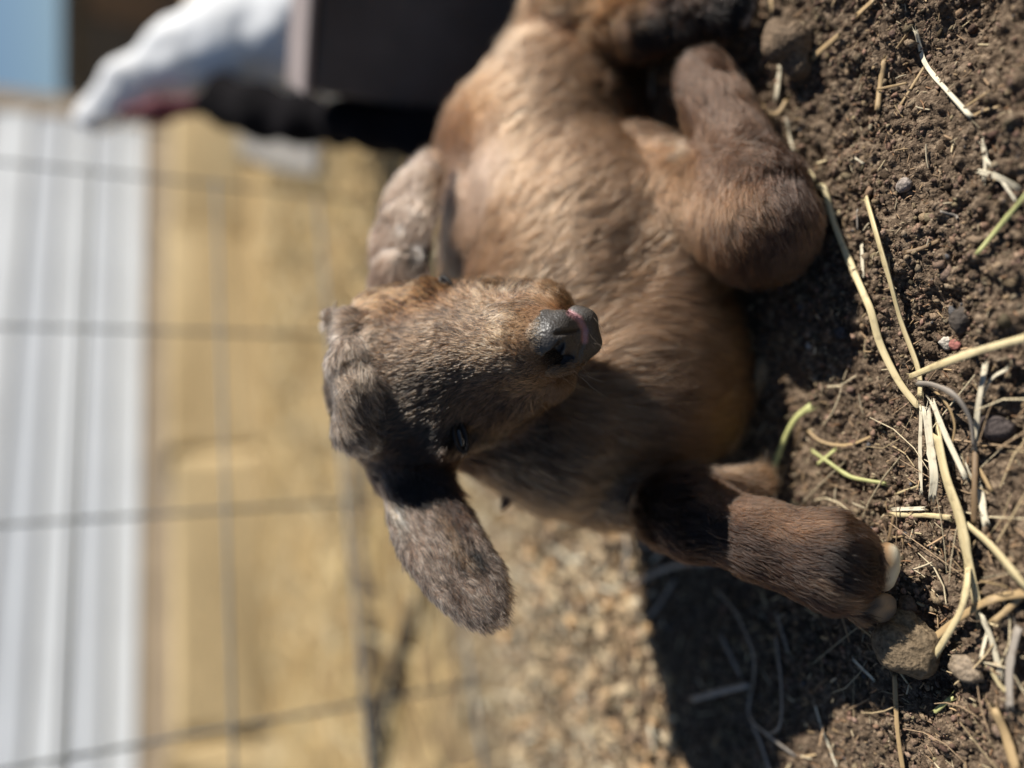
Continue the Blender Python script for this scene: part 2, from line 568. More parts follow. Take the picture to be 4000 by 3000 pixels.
# trunk, rump and thigh
seg(2150, 1020, 0.495, 410, 2110, 660, 0.535, 372, 0.02, TAN, (0.65, -0.75), 0.011)
seg(2110, 640, 0.535, 362, 2220, 430, 0.560, 340, 0.02, TAN, (0.7, -0.7), 0.011)
seg(2230, 160, 0.545, 225, 2300, 60, 0.53, 230, 0.008, LTAN, (0.8, -0.6), 0.011)
seg(2300, 60, 0.53, 220, 2520, 60, 0.475, 140, 0.01, RUST, (1, -0.2), 0.010)
seg(2520, 60, 0.475, 130, 2720, 30, 0.435, 110, 0.006, DARK, (1, -0.2), 0.007)
seg(2720, 30, 0.435, 100, 2840, 25, 0.418, 85, 0.006, BLACK, (1, 0), 0.006)
# chest, shoulders, neck
seg(2440, 1480, 0.452, 410, 2330, 1560, 0.46, 400, 0.02, TAN, (0.95, 0.1), 0.013)
seg(2330, 1180, 0.462, 330, 2500, 1250, 0.452, 265, 0.03, TAN, (0.9, -0.3), 0.013)
seg(2610, 1400, 0.44, 225, 2660, 1560, 0.44, 205, 0.014, TAN, (0.95, 0.3), 0.014)
seg(2330, 1760, 0.455, 270, 2180, 1640, 0.45, 300, 0.016, GREYB, (0.9, 0.35), 0.012)
seg(1640, 1500, 0.425, 220, 2150, 1640, 0.44, 320, 0.018, GREYB, (0.9, 0.4), 0.010)
seg(2130, 1280, 0.46, 330, 2250, 1010, 0.47, 330, 0.018, TAN, (0.8, -0.5), 0.011)
seg(2360, 820, 0.470, 250, 2640, 960, 0.437, 205, 0.03, TAN, (0.5, -0.5), 0.011)
# folded left foreleg: upper arm, forearm, knee, cannon tucked back
seg(2330, 980, 0.468, 250, 2470, 670, 0.478, 165, 0.010, TAN, (0.75, -0.6), 0.010)
seg(2470, 680, 0.475, 160, 2740, 790, 0.425, 190, 0.008, TAN, (0.35, 0.9), 0.009)
seg(2740, 800, 0.425, 190, 2955, 885, 0.386, 205, 0.008, TAN, (0.3, 0.95), 0.008)
seg(2965, 880, 0.386, 200, 2940, 760, 0.392, 190, 0.006, DARK, (0.2, 1.0), 0.007)
seg(2930, 730, 0.393, 165, 2815, 480, 0.418, 130, 0.005, GREY, (-0.3, -1.0), 0.007)
seg(2815, 480, 0.418, 128, 2765, 350, 0.430, 108, 0.004, GREY, (-0.35, -1.0), 0.009)
# right foreleg stretched towards the viewer
seg(2380, 1830, 0.445, 190, 2540, 1960, 0.412, 120, 0.012, GREYB, None, 0.008)
seg(2600, 1990, 0.395, 135, 2700, 2012, 0.385, 152, 0.006, DARK, None, 0.007)
seg(2700, 2012, 0.385, 152, 2960, 2105, 0.361, 136, 0.006, DARK, None, 0.006)
seg(2960, 2105, 0.361, 142, 3230, 2190, 0.344, 184, 0.006, DARK, None, 0.006)
seg(3230, 2175, 0.344, 172, 3325, 2195, 0.340, 100, 0.005, BLACK, None, 0.0035)
seg(3240, 2230, 0.344, 135, 3345, 2355, 0.340, 66, 0.005, BLACK, None, 0.004)
seg(2640, 1920, 0.402, 90, 2900, 1880, 0.392, 48, 0.006, LTAN, None, 0.009)
# skull, brow, muzzle
ell(1535, 1475, 0.398, 245, 300, 228, 0.012, 8, (0.1, 0), GREYB, (-0.9, 0.15), 0.0055, name="skull")
seg(1600, 1455, 0.385, 190, 1760, 1410, 0.376, 185, 0.014, GREYB, (-1, 0.25), 0.0045)
seg(1560, 1615, 0.383, 150, 1750, 1600, 0.3745, 128, 0.012, GREYB, (-1, 0.4), 0.0045)
seg(1500, 1245, 0.398, 110, 1690, 1200, 0.385, 105, 0.010, RUST, (-0.8, -0.1), 0.0045)
seg(1500, 1680, 0.395, 115, 1730, 1690, 0.388, 112, 0.012, DARK, (-0.8, 0.4), 0.0055)
seg(1760, 1405, 0.374, 180, 2060, 1345, 0.345, 140, 0.012, GREYB, (-1, 0.1), 0.0032)
seg(2040, 1335, 0.347, 132, 2130, 1328, 0.3425, 108, 0.010, LTAN, (-0.9, 0.0), 0.0018)
seg(1880, 1260, 0.385, 160, 2110, 1245, 0.366, 125, 0.010, LTAN, (0.1, -1.0, 0.3), 0.0055)
seg(1860, 1560, 0.388, 170, 2120, 1430, 0.362, 130, 0.010, GREYB, (0.3, 1.0), 0.005)
seg(2100, 1330, 0.364, 128, 2225, 1315, 0.357, 84, 0.006, LTAN, (0.2, 0.3), 0.002)
# eye sockets
seg(1610, 1735, 0.3765, 46, 1745, 1722, 0.3700, 40, 0.006, DARK, (-0.6, 0.7), 0.005)
ell(1812, 1706, 0.364, 70, 42, 46, 0.006, 70, (0, 0), sub=True)
# tuft lying over the brow, with the small horn buds under it
seg(1385, 1400, 0.376, 92, 1425, 1510, 0.3715, 96, 0.006, EARG, (0.75, 0.7, 0.08), 0.0062)
seg(1425, 1510, 0.3715, 96, 1405, 1650, 0.3745, 96, 0.006, EARG, (0.7, 0.8, 0.08), 0.0062)
seg(1345, 1262, 0.385, 48, 1385, 1280, 0.382, 62, 0.008, EARG, (-0.7, -0.3), 0.006)
# ears
for (x, y, t, rx, ry, rz, rot, lean, col) in (
        (1555, 1110, 0.430, 130, 126, 32, -90, (0.0, 0.25), EARG), (1562, 970, 0.445, 190, 130, 26, -88, (0.1, 0.25), EARG),
        (1592, 830, 0.462, 190, 118, 22, -78, (0.15, 0.3), EARG), (1642, 712, 0.474, 130, 80, 20, -70, (0.15, 0.3), EARG)):
    ell(x, y, t, rx, ry, rz, 0.010, rot, lean, col, (0.2, -1.0), 0.0045)
for (x, y, t, rx, ry, rz, rot, lean, col) in (
        (1600, 1810, 0.397, 150, 165, 60, 75, (0.0, -0.1), DARK), (1625, 1930, 0.383, 190, 118, 30, 72, (-0.4, -0.05), EARG),
        (1675, 2040, 0.374, 190, 110, 24, 64, (-0.45, -0.05), EARG), (1728, 2122, 0.368, 190, 108, 22, 58, (-0.45, -0.05), EARG),
        (1795, 2205, 0.362, 170, 96, 20, 55, (-0.45, -0.05), EARG), (1862, 2282, 0.357, 118, 74, 18, 52, (-0.45, -0.05), EARG)):
    ell(x, y, t, rx, ry, rz, 0.010, rot, lean, col, (0.62, 0.78), 0.0045)

bv, bf = body.mesh(2)
lowz = bv[:, 2] < 0.002
bv[lowz, 2] = np.maximum(bv[lowz, 2], -0.004)
bn = body.grad(bv)

# nose: its own finer surface, bare grey leather
nose = Field(P(2190, 1320, 0.34) - 0.042, P(2190, 1320, 0.34) + 0.042, 0.0006)


def nseg(x1, y1, t1, r1, x2, y2, t2, r2, k=0.003, sub=False):
    nose.add('cone', (P(x1, y1, t1), r1 * t1 / FPX, P(x2, y2, t2), r2 * t2 / FPX), k, sub)


nseg(2112, 1325, 0.3365, 96, 2158, 1322, 0.3330, 86, 0.004)         # top of the nose pad
nseg(2135, 1260, 0.3370, 52, 2190, 1264, 0.3345, 49, 0.004)          # left-side wing
nseg(2120, 1398, 0.3395, 56, 2188, 1418, 0.3380, 46, 0.004)          # right-side wing
nseg(2200, 1266, 0.334, 50, 2236, 1272, 0.335, 44, 0.003)          # lip lobes
nseg(2212, 1334, 0.335, 50, 2250, 1328, 0.3355, 43, 0.003)
nseg(2160, 1418, 0.3410, 54, 2235, 1390, 0.3390, 52, 0.004)
nseg(2235, 1390, 0.3390, 50, 2295, 1340, 0.343, 46, 0.004)
nseg(2280, 1258, 0.3425, 50, 2295, 1335, 0.3425, 52, 0.004)          # chin
nseg(2250, 1228, 0.345, 36, 2280, 1258, 0.3425, 46, 0.004)


def ncut(pts, depth=0.35):
    """Carve a groove along photo pixels (x, y, radius) where the sight lines meet the nose."""
    out = []
    for x, y, r in pts:
        ts = np.arange(0.300, 0.365, 0.0003)
        q = np.array([P(x, y, t) for t in ts])
        d = nose.sample(q)
        k = np.argmax(d < 0) if (d < 0).any() else len(ts) // 2
        out.append((x, y, ts[k] + depth * r * ts[k] / FPX, r))
    for a_, b_ in zip(out[:-1], out[1:]):
        nseg(a_[0], a_[1], a_[2], a_[3], b_[0], b_[1], b_[2], b_[3], 0.0009, True)


ncut([(2172, 1303, 9), (2215, 1297, 9), (2258, 1290, 8)], 0.0)                                   # cleft
ncut([(2098, 1432, 14), (2130, 1418, 24), (2160, 1392, 30), (2190, 1350, 17)], 0.2)              # open nostril
ncut([(2160, 1400, 26), (2200, 1408, 24), (2228, 1400, 12)], 0.0)
ncut([(2080, 1232, 7), (2098, 1228, 10)], 0.2)                                                   # other nostril, seen edge-on
ncut([(2226, 1222, 10), (2262, 1246, 15), (2284, 1290, 15), (2284, 1330, 12), (2262, 1390, 7)], -0.1)   # mouth
nv, nf = nose.mesh(2)

# colour, flow and length over the hide, blended from the shapes that made it
pr = body.prims


def hide_fields(p):
    W = np.zeros((len(p), len(pr)), np.float32)
    for i, (kind, geo, info) in enumerate(pr):
        d = prim_d(kind, geo, p)
        W[:, i] = np.exp(-np.clip(np.abs(d) if False else d, -0.004, 0.05) / 0.0035)
    W /= W.sum(1, keepdims=True) + 1e-9
    C = W @ np.array([q[2]['col'] for q in pr])
    Fl = W @ np.array([q[2]['flow'] for q in pr])
    Ln = W @ np.array([q[2]['ln'] for q in pr])
    X, Y, T = proj_many(p)

    def patch(x, y, rx, ry, col, rot=0, soft=0.6, tmax=9, tmin=0, amt=1.0):
        c, s = math.cos(R(rot)), math.sin(R(rot))
        dx, dy = X - x, Y - y
        u = (c * dx + s * dy) / rx; v = (-s * dx + c * dy) / ry
        nzz = (vn3(p, 0.006, 20) - 0.5) * 0.5
        d = np.sqrt(u * u + v * v) + nzz
        k = np.clip((1 + soft / 2 - d) / soft, 0, 1) * (T < tmax) * (T > tmin) * amt
        C[:] = C * (1 - k[:, None]) + np.array(col) * k[:, None]
    # markings of the coat, plus shade and highlights painted in
    patch(2180, 1395, 75, 60, BLACK, 0, 0.8, 0.37)  # dark inside of the nostril, painted on the hide behind it
    patch(1640, 1160, 190, 75, RUST, -10, 0.8, 0.42)
    patch(1600, 1420, 170, 140, GREYB, 0, 1.0, 0.42, amt=0.6)
    patch(1385, 1560, 110, 190, (0.26, 0.175, 0.115), -8, 0.8, 0.42, amt=0.8)
    patch(1660, 1560, 140, 150, (0.085, 0.055, 0.034), 10, 0.9, 0.42, amt=0.9)
    patch(1960, 1330, 110, 170, (0.30, 0.185, 0.10), 0, 1.0, 0.42, amt=0.8)
    patch(1900, 1520, 200, 90, (0.115, 0.068, 0.040), -20, 0.9, 0.42, amt=0.8)
    patch(1660, 1760, 190, 110, DARK, 10, 0.7, 0.42)
    patch(1800, 1680, 130, 60, (0.06, 0.045, 0.035), 10, 0.7, 0.42)
    patch(1640, 1900, 150, 70, BLACK, 10, 0.7, 0.42)  # darker base of the drooping ear
    patch(1760, 2000, 60, 130, DARK, -30, 0.8, 0.42)
    patch(1830, 2170, 75, 60, BLACK, 30, 0.7, 0.42)
    patch(1760, 2090, 130, 26, GREYB, 60, 0.9, 0.42)
    patch(1745, 2280, 80, 30, DARK, 55, 0.9, 0.42, amt=0.7)
    patch(1545, 2000, 60, 26, CREAM, 70, 0.8, 0.42)
    patch(1625, 1035, 80, 65, BLACK, 0, 0.8, 0.47)  # darkness of the ear hollow painted on, no cavity modelled
    patch(1625, 1020, 22, 46, (0.4, 0.34, 0.29), 0, 0.8, 0.47, amt=0.6)
    patch(1548, 925, 18, 18, (0.5, 0.44, 0.38), 0, 0.8, 0.47, amt=0.7)
    patch(1690, 760, 40, 170, GREYB, 20, 0.9, 0.49)
    patch(1800, 830, 90, 260, PINK_SHEEN, 8, 1.0, 0.6, 0.44, 0.75)  # sunlit highlight on the back, painted in
    patch(1800, 520, 110, 170, (0.17, 0.075, 0.032), 25, 1.0, 0.6, 0.44)  # duller flank: missing sheen painted as a darker tone
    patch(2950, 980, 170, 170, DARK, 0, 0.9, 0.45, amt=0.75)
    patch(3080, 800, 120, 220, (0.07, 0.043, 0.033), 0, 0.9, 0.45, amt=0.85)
    patch(2640, 555, 26, 40, CREAM, 0, 0.8, 0.46)
    patch(2300, 90, 110, 60, RUST, -40, 0.9, 0.6)
    patch(2560, 120, 170, 75, BLACK, 0, 0.9, 0.6)
    patch(2700, 1680, 120, 60, (0.30, 0.15, 0.055), 50, 1.0, 0.47)
    patch(2640, 2050, 180, 140, BLACK, 20, 0.8, 0.44, amt=0.6)  # darker upper foreleg
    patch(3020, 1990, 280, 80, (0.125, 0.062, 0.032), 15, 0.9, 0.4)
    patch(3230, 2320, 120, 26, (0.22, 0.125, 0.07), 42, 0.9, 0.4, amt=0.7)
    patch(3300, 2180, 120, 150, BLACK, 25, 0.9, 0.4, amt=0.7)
    C[:] = C * (0.82 + 0.36 * vn3(p, 0.02, 21))[:, None]
    return C, Fl, Ln, X, Y, T


def proj_many(p):
    q = p - CAM
    t = q @ FW
    t = np.where(t < 0.05, 0.05, t)
    return 2000 + FPX * (q @ DN) / t, 1500 - FPX * (q @ RT) / t, t


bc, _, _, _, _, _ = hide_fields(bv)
m_hide = mat_attr("hide", rough=0.85, spec=0.15, nscale=700, nvar=0.25)
kid = empty("baby_goat", (0.02, 0.40, 0.0))
tag(kid, "brown baby goat with floppy ears lying on dark soil, head bowed to the camera", "goat")
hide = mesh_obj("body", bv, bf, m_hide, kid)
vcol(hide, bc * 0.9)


# ---- fur
def fur():
    tri = np.concatenate([bf[:, [0, 1, 2]], bf[:, [0, 2, 3]]])
    a, b, c = bv[tri[:, 0]], bv[tri[:, 1]], bv[tri[:, 2]]
    ar = 0.5 * np.linalg.norm(np.cross(b - a, c - a), axis=1)
    ctr = (a + b + c) / 3
    nn = bn[tri[:, 0]]
    X, Y, T = proj_many(ctr)
    facing = (nn * norm(CAM - np.array((0, 0.4, 0.1)))).sum(1)
    den = np.where(T < 0.425, 330e4, 160e4)              # strands per square metre
    den = np.where((T < 0.41) & (X < 2330) & (Y > 1050) & (Y < 1850), 480e4, den)
    den = den * np.where(facing < -0.35, 0.3, 1.0)
    den[ctr[:, 2] < 0.004] = 0
    den[nose.sample(ctr) < -0.0002] *= np.where((np.abs(ctr - (nose.lo + 0.042)) < 0.040).all(1), 0, 1)[nose.sample(ctr) < -0.0002]
    wt = ar * den
    n = int(wt.sum() * HAIR)
    pick = rng.choice(len(tri), n, p=wt / wt.sum())
    u, v = rng.random(n), rng.random(n)
    fl = u + v > 1
    u[fl], v[fl] = 1 - u[fl], 1 - v[fl]
    root = a[pick] + u[:, None] * (b - a)[pick] + v[:, None] * (c - a)[pick]
    N = body.grad(root)
    C, Fl, Ln, X, Y, T = hide_fields(root)
    # short down creeping over the rim of the bare nose
    nvn = nose.grad(nv)
    xa, ya, _ = proj_many(nv)
    ex = np.where(((xa < 2150) | (ya > 1395)) & ((nvn * -FW).sum(1) > 0.05))[0]
    ex = rng.choice(ex, 9000)
    xp, yp, tp = proj_many(nv[ex])
    ok = ((2118 - xp) / 55 + rng.random(len(ex)) * 0.9 > 0.7) | ((yp - 1405) / 40 + rng.random(len(ex)) * 0.9 > 0.9)
    er = nv[ex][ok] + rng.normal(0, 0.0002, (int(ok.sum()), 3))
    m_ = len(er)
    root = np.concatenate([root, er]); N = np.concatenate([N, nose.grad(er)])
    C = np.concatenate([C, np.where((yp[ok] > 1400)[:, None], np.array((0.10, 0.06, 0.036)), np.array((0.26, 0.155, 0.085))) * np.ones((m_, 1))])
    Fl = np.concatenate([Fl, np.tile(norm(-0.9 * DN + 0.25 * -FW), (m_, 1))]); Ln = np.concatenate([Ln, np.full(m_, 0.0026)])
    X = np.concatenate([X, xp[ok]]); Y = np.concatenate([Y, yp[ok]]); T = np.concatenate([T, tp[ok]])
    n = len(root)
    # on the face the hair fans out from the bridge of the nose
    face = np.clip((1.0 - np.hypot((X - 1720) / 420, (Y - 1430) / 330)) * 3, 0, 1) * (T < 0.41) * (X > 1490)
    src = P(2080, 1360, 0.34)
    fan = root - src
    fan /= np.linalg.norm(fan, axis=1)[:, None]
    Fl = Fl * (1 - face[:, None]) + fan * face[:, None]
    wob = np.stack([vn3(root, 0.012, 30 + i) - 0.5 for i in range(3)], 1) * 1.1 + np.stack([vn3(root, 0.004, 34 + i) - 0.5 for i in range(3)], 1) * 0.7
    D = Fl + wob * np.where(T < 0.41, 0.7, 1.0)[:, None] + rng.normal(0, 0.16, (n, 3))
    D -= N * (D * N).sum(1)[:, None]
    D /= np.linalg.norm(D, axis=1)[:, None] + 1e-9
    Ln = Ln * rng.uniform(0.7, 1.3, n) * np.where(T < 0.41, 1.8, 1.7)
    dn = nose.sample(root)
    innose = (np.abs(root - (nose.lo + 0.042)) < 0.040).all(1)
    Ln = np.where(innose, Ln * np.clip(dn / 0.004, 0.5, 1), Ln)
    lift = rng.uniform(0.10, 0.34, n)
    npt = 5
    S = np.linspace(0, 1, npt)
    pts = np.zeros((n, npt, 3), np.float32)
    for i, s in enumerate(S):
        up = lift * s * (1 - 0.55 * s)
        pts[:, i] = root + (D * s + N * up[:, None]) * Ln[:, None] - N * 0.0003
    pts[:, 2:] += (rng.normal(0, 0.05, (n, 1, 3)) * Ln[:, None, None])
    # strands lean together into small locks
    ng = max(50, n // 11)
    gi = rng.choice(n, ng, replace=False)
    kd = kdtree.KDTree(ng)
    for i, g_ in enumerate(gi): kd.insert(root[g_], i)
    kd.balance()
    near_ = np.array([kd.find(r)[1] for r in root])
    gt = pts[gi[near_]]
    off = root - root[gi[near_]]
    amt = (np.clip(Ln / 0.018, 0.25, 0.75) * rng.uniform(0.5, 1.0, n))[:, None]
    for i, s in enumerate(S):
        tgt = gt[:, i] + off * (1 - s) ** 1.0 * 1.0
        pts[:, i] = pts[:, i] * (1 - amt * s) + tgt * amt * s
    pts[:, :, 2] = np.maximum(pts[:, :, 2], 0.0005)
    # colours: agouti hairs, some pale tipped, some black
    q = rng.random(n)
    headm = (T < 0.41) & (X < 2120)
    mul = rng.uniform(0.75, 1.3, n)
    mul = np.where(headm & (q < 0.40), rng.uniform(0.05, 0.3, n), mul)
    mul = np.where(headm & (q > 0.76), rng.uniform(1.7, 3.0, n), mul)
    mul = np.where(~headm & (q < 0.22), rng.uniform(0.3, 0.7, n), mul)
    mul = np.where(~headm & (q > 0.88), rng.uniform(1.3, 1.7, n), mul)
    Cc = np.clip(C * mul[:, None] * 0.74, 0.003, 0.68)
    tone = np.exp(rng.normal(0, 0.20, ng))[near_]
    Cc = np.clip(Cc * tone[:, None], 0.004, 0.68)
    rad = np.where(T < 0.425, 0.00017, 0.00020) * rng.uniform(0.8, 1.2, n)
    cu = bpy.data.hair_curves.new("fur")
    cu.add_curves([npt] * n)
    cu.attributes['position'].data.foreach_set("vector", pts.ravel())
    ra = cu.attributes.get('radius') or cu.attributes.new('radius', 'FLOAT', 'POINT')
    rr = rad[:, None] * np.array((1.0, 0.95, 0.85, 0.6, 0.15))[None]
    ra.data.foreach_set("value", rr.astype(np.float32).ravel())
    at = cu.attributes.new("hcol", 'FLOAT_COLOR', 'CURVE')
    at.data.foreach_set("color", np.concatenate([Cc, np.ones((n, 1))], 1).astype(np.float32).ravel())
    mt = bpy.data.materials.new("fur"); mt.use_nodes = True
    Nn, Ll = mt.node_tree.nodes, mt.node_tree.links
    Nn.clear()
    out = Nn.new("ShaderNodeOutputMaterial")
    hb = Nn.new("ShaderNodeBsdfHairPrincipled"); hb.parametrization = 'COLOR'
    hb.inputs["IOR"].default_value = 1.42
    hb.inputs["Roughness"].default_value = 0.36; hb.inputs["Radial Roughness"].default_value = 0.55
    an = Nn.new("ShaderNodeAttribute"); an.attribute_name = "hcol"
    Ll.new(an.outputs["Color"], hb.inputs["Color"]); Ll.new(hb.outputs[0], out.inputs[0])
    cu.materials.append(mt)
    o = bpy.data.objects.new("fur", cu)
    COL.objects.link(o)
    o.parent = hide
    o.matrix_parent_inverse = (Matrix.Translation(kid.location) @ hide.matrix_parent_inverse).inverted() if False else Matrix.Identity(4)
    print("strands", n)
    return o


HAIR = 1.0
fur_o = fur()


def strands(name, lst, col, rad, parent):
    """A few single hairs (lashes, whiskers) as thin tapering tubes in one mesh."""
    V, F = [], []
    for pl in lst:
        pl = np.array(pl); n_ = len(pl)
        for i in range(n_):
            d = norm(pl[min(i + 1, n_ - 1)] - pl[max(i - 1, 0)])
            s = norm(np.cross(d, (0.3, 0.2, 0.9))); t = np.cross(d, s)
            r = rad * (1 - 0.8 * i / (n_ - 1))
            V += [pl[i] + r * s, pl[i] + r * (-0.5 * s + 0.87 * t), pl[i] + r * (-0.5 * s - 0.87 * t)]
        o_ = len(V) - 3 * n_
        for i in range(n_ - 1):
            for e in range(3):
                F.append((o_ + i * 3 + e, o_ + i * 3 + (e + 1) % 3, o_ + i * 3 + 3 + (e + 1) % 3, o_ + i * 3 + 3 + e))
    return mesh_obj(name, V, F, mat_simple(name, col, 0.4, 0.1, 50), parent)


# nose colours
def path_d(X, Y, pts):
    out = np.full(len(X), 9e9)
    for (x1, y1), (x2, y2) in zip(pts[:-1], pts[1:]):
        d0 = np.array((x2 - x1, y2 - y1), float)
        tt = np.clip(((X - x1) * d0[0] + (Y - y1) * d0[1]) / (d0 @ d0), 0, 1)
        out = np.minimum(out, np.hypot(X - x1 - tt * d0[0], Y - y1 - tt * d0[1]))
    return out


NX, NY, NT = proj_many(nv)
ncol = np.tile(np.array((0.055, 0.049, 0.044)), (len(nv), 1))
kk = np.clip((2098 - NX) / 50 + (vn3(nv, 0.004, 40) - 0.5), 0, 1)[:, None]
ncol = ncol * (1 - kk) + np.array((0.20, 0.125, 0.075)) * kk
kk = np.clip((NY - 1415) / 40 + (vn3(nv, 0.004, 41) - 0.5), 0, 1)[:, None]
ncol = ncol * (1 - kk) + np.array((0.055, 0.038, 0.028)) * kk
mp_ = np.full(len(nv), 9.0)
for (x1, y1), (x2, y2) in (((2226, 1222), (2262, 1246)), ((2262, 1246), (2284, 1290)), ((2284, 1290), (2284, 1330))):
    d0 = np.array((x2 - x1, y2 - y1), float)
    tt = np.clip(((NX - x1) * d0[0] + (NY - y1) * d0[1]) / (d0 @ d0), 0, 1)
    mp_ = np.minimum(mp_, np.hypot(NX - x1 - tt * d0[0], NY - y1 - tt * d0[1]) / 12)
kk = np.clip(1.5 - mp_, 0, 1)[:, None]
ncol = ncol * (1 - kk) + np.array((0.33, 0.17, 0.18)) * kk
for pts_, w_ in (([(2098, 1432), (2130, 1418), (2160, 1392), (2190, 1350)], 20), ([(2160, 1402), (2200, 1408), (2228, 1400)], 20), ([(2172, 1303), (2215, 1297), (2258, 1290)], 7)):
    kk = np.clip(1.6 - path_d(NX, NY, pts_) / w_, 0, 1)[:, None]          # black along the nostril and cleft grooves
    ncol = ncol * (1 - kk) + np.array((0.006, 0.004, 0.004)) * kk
mt_nose, N_, L_, b_ = new_mat("nose_leather")
at_ = N_.new("ShaderNodeAttribute"); at_.attribute_name = "tint"
L_.new(at_.outputs["Color"], b_.inputs["Base Color"])
b_.inputs["Roughness"].default_value = 0.42; b_.inputs["Specular IOR Level"].default_value = 0.5
vo = N_.new("ShaderNodeTexVoronoi"); vo.inputs["Scale"].default_value = 900
tc_ = N_.new("ShaderNodeTexCoord"); L_.new(tc_.outputs["Object"], vo.inputs["Vector"])
bp_ = N_.new("ShaderNodeBump"); bp_.inputs["Strength"].default_value = 0.6; bp_.inputs["Distance"].default_value = 0.0005
L_.new(vo.outputs["Distance"], bp_.inputs["Height"]); L_.new(bp_.outputs[0], b_.inputs["Normal"])
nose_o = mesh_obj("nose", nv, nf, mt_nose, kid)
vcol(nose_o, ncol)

m_eye = mat_simple("eye", (0.012, 0.010, 0.010), 0.06, 0.3, 200, spec=0.6)
m_lid = mat_simple("eyelid", (0.014, 0.011, 0.010), 0.6, 0.2, 900, 0.3)


def ball(name, c, r, mat, parent, M=None):
    v, f = ico(3)
    v = v * np.array(r)
    if M is not None: v = v @ M
    return mesh_obj(name, v + c, f, mat, parent)


def tube_path(pts, rad, nseg=8, flat=1.0, upv=None):
    pts = np.array(pts, float); n_ = len(pts); V, F = [], []
    rad = np.broadcast_to(np.asarray(rad, float), (n_,))
    up0 = np.array((0, 0, 1.0)) if upv is None else np.array(upv)
    for i in range(n_):
        d = norm(pts[min(i + 1, n_ - 1)] - pts[max(i - 1, 0)])
        s = norm(np.cross(d, up0) + 1e-6); t = np.cross(s, d)
        for j in range(nseg):
            a = 2 * math.pi * j / nseg
            V.append(pts[i] + rad[i] * (math.cos(a) * s + flat * math.sin(a) * t))
    for i in range(n_ - 1):
        for j in range(nseg):
            k = (j + 1) % nseg
            F.append((i * nseg + j, i * nseg + k, (i + 1) * nseg + k, (i + 1) * nseg + j))
    F.append(tuple(range(nseg - 1, -1, -1))); F.append(tuple(range((n_ - 1) * nseg, n_ * nseg)))
    return V, F


def eye(x, y, t, rot, rr, lash_dir):
    c = P(x, y, t)
    q = t / FPX
    cr0, sr0 = math.cos(R(rot)), math.sin(R(rot))
    e = ball("eye", c, (rr * q, rr * q * 0.55, rr * q * 0.8), m_eye, kid, np.stack([cr0 * DN - sr0 * RT, sr0 * DN + cr0 * RT, -FW]))
    th = np.linspace(0, 2 * math.pi, 25)
    cr, sr = math.cos(R(rot)), math.sin(R(rot))
    rim = [P(x + (cr * rr * 1.15 * math.cos(a) - sr * rr * 0.42 * math.sin(a)), y + (sr * rr * 1.15 * math.cos(a) + cr * rr * 0.42 * math.sin(a)),
             t - 0.7 * rr * q + 0.003 * abs(math.cos(a)) ** 2) for a in th]
    V, F = tube_path(rim, 10 * q, 8, 1.0, -FW)
    mesh_obj("eyelid", V, F, m_lid, e)
    ls = []
    for k in range(16):
        a = math.pi * (k / 15)
        b0 = rim[int(round(a / (2 * math.pi) * 24)) + (12 if lash_dir[2] < 0 else 0)] if True else None
        dd = norm(lash_dir[0] * DN - lash_dir[1] * RT - 0.8 * FW + rng.normal(0, 0.25, 3))
        L0 = 0.006 * rng.uniform(0.6, 1.2)
        ls.append([b0, b0 + dd * L0 * 0.5, b0 + dd * L0 + DN * 0.001])
    strands("eyelashes", ls, (0.012, 0.010, 0.009), 0.00012, e)
    return e


eye(1800, 1706, 0.3655, 75, 52, (-0.3, 0.8, -1))
eye(1752, 1128, 0.3815, 60, 44, (0.1, -0.9, 1))

wh = []
for k in range(26):
    x_, y_ = rng.uniform(2200, 2345), rng.uniform(1380, 1480) if k % 2 else rng.uniform(1225, 1400)
    x_ = x_ if k % 2 == 0 else rng.uniform(2100, 2300)
    r0 = P(x_, y_, 0.336)
    dd = norm(DN * rng.uniform(0.3, 1) - RT * rng.uniform(0.2, 1.2) - FW * 0.3)
    L0 = rng.uniform(0.004, 0.014)
    wh.append([r0, r0 + dd * L0 * 0.5, r0 + dd * L0 + DN * L0 * 0.15])
strands("whiskers", wh, (0.30, 0.24, 0.18), 0.00008, kid)

# hooves: two claws on each foot, horn dark at the coronet and cream at the soft tip
mh, N_, L_, b_ = new_mat("hoof_horn")
at_ = N_.new("ShaderNodeAttribute"); at_.attribute_name = "tint"
nz_ = N_.new("ShaderNodeTexNoise"); nz_.inputs["Scale"].default_value = 1500
bp_ = N_.new("ShaderNodeBump"); bp_.inputs["Strength"].default_value = 0.25; bp_.inputs["Distance"].default_value = 0.0004
L_.new(nz_.outputs[0], bp_.inputs["Height"]); L_.new(bp_.outputs[0], b_.inputs["Normal"])
L_.new(at_.outputs["Color"], b_.inputs["Base Color"]); b_.inputs["Roughness"].default_value = 0.35


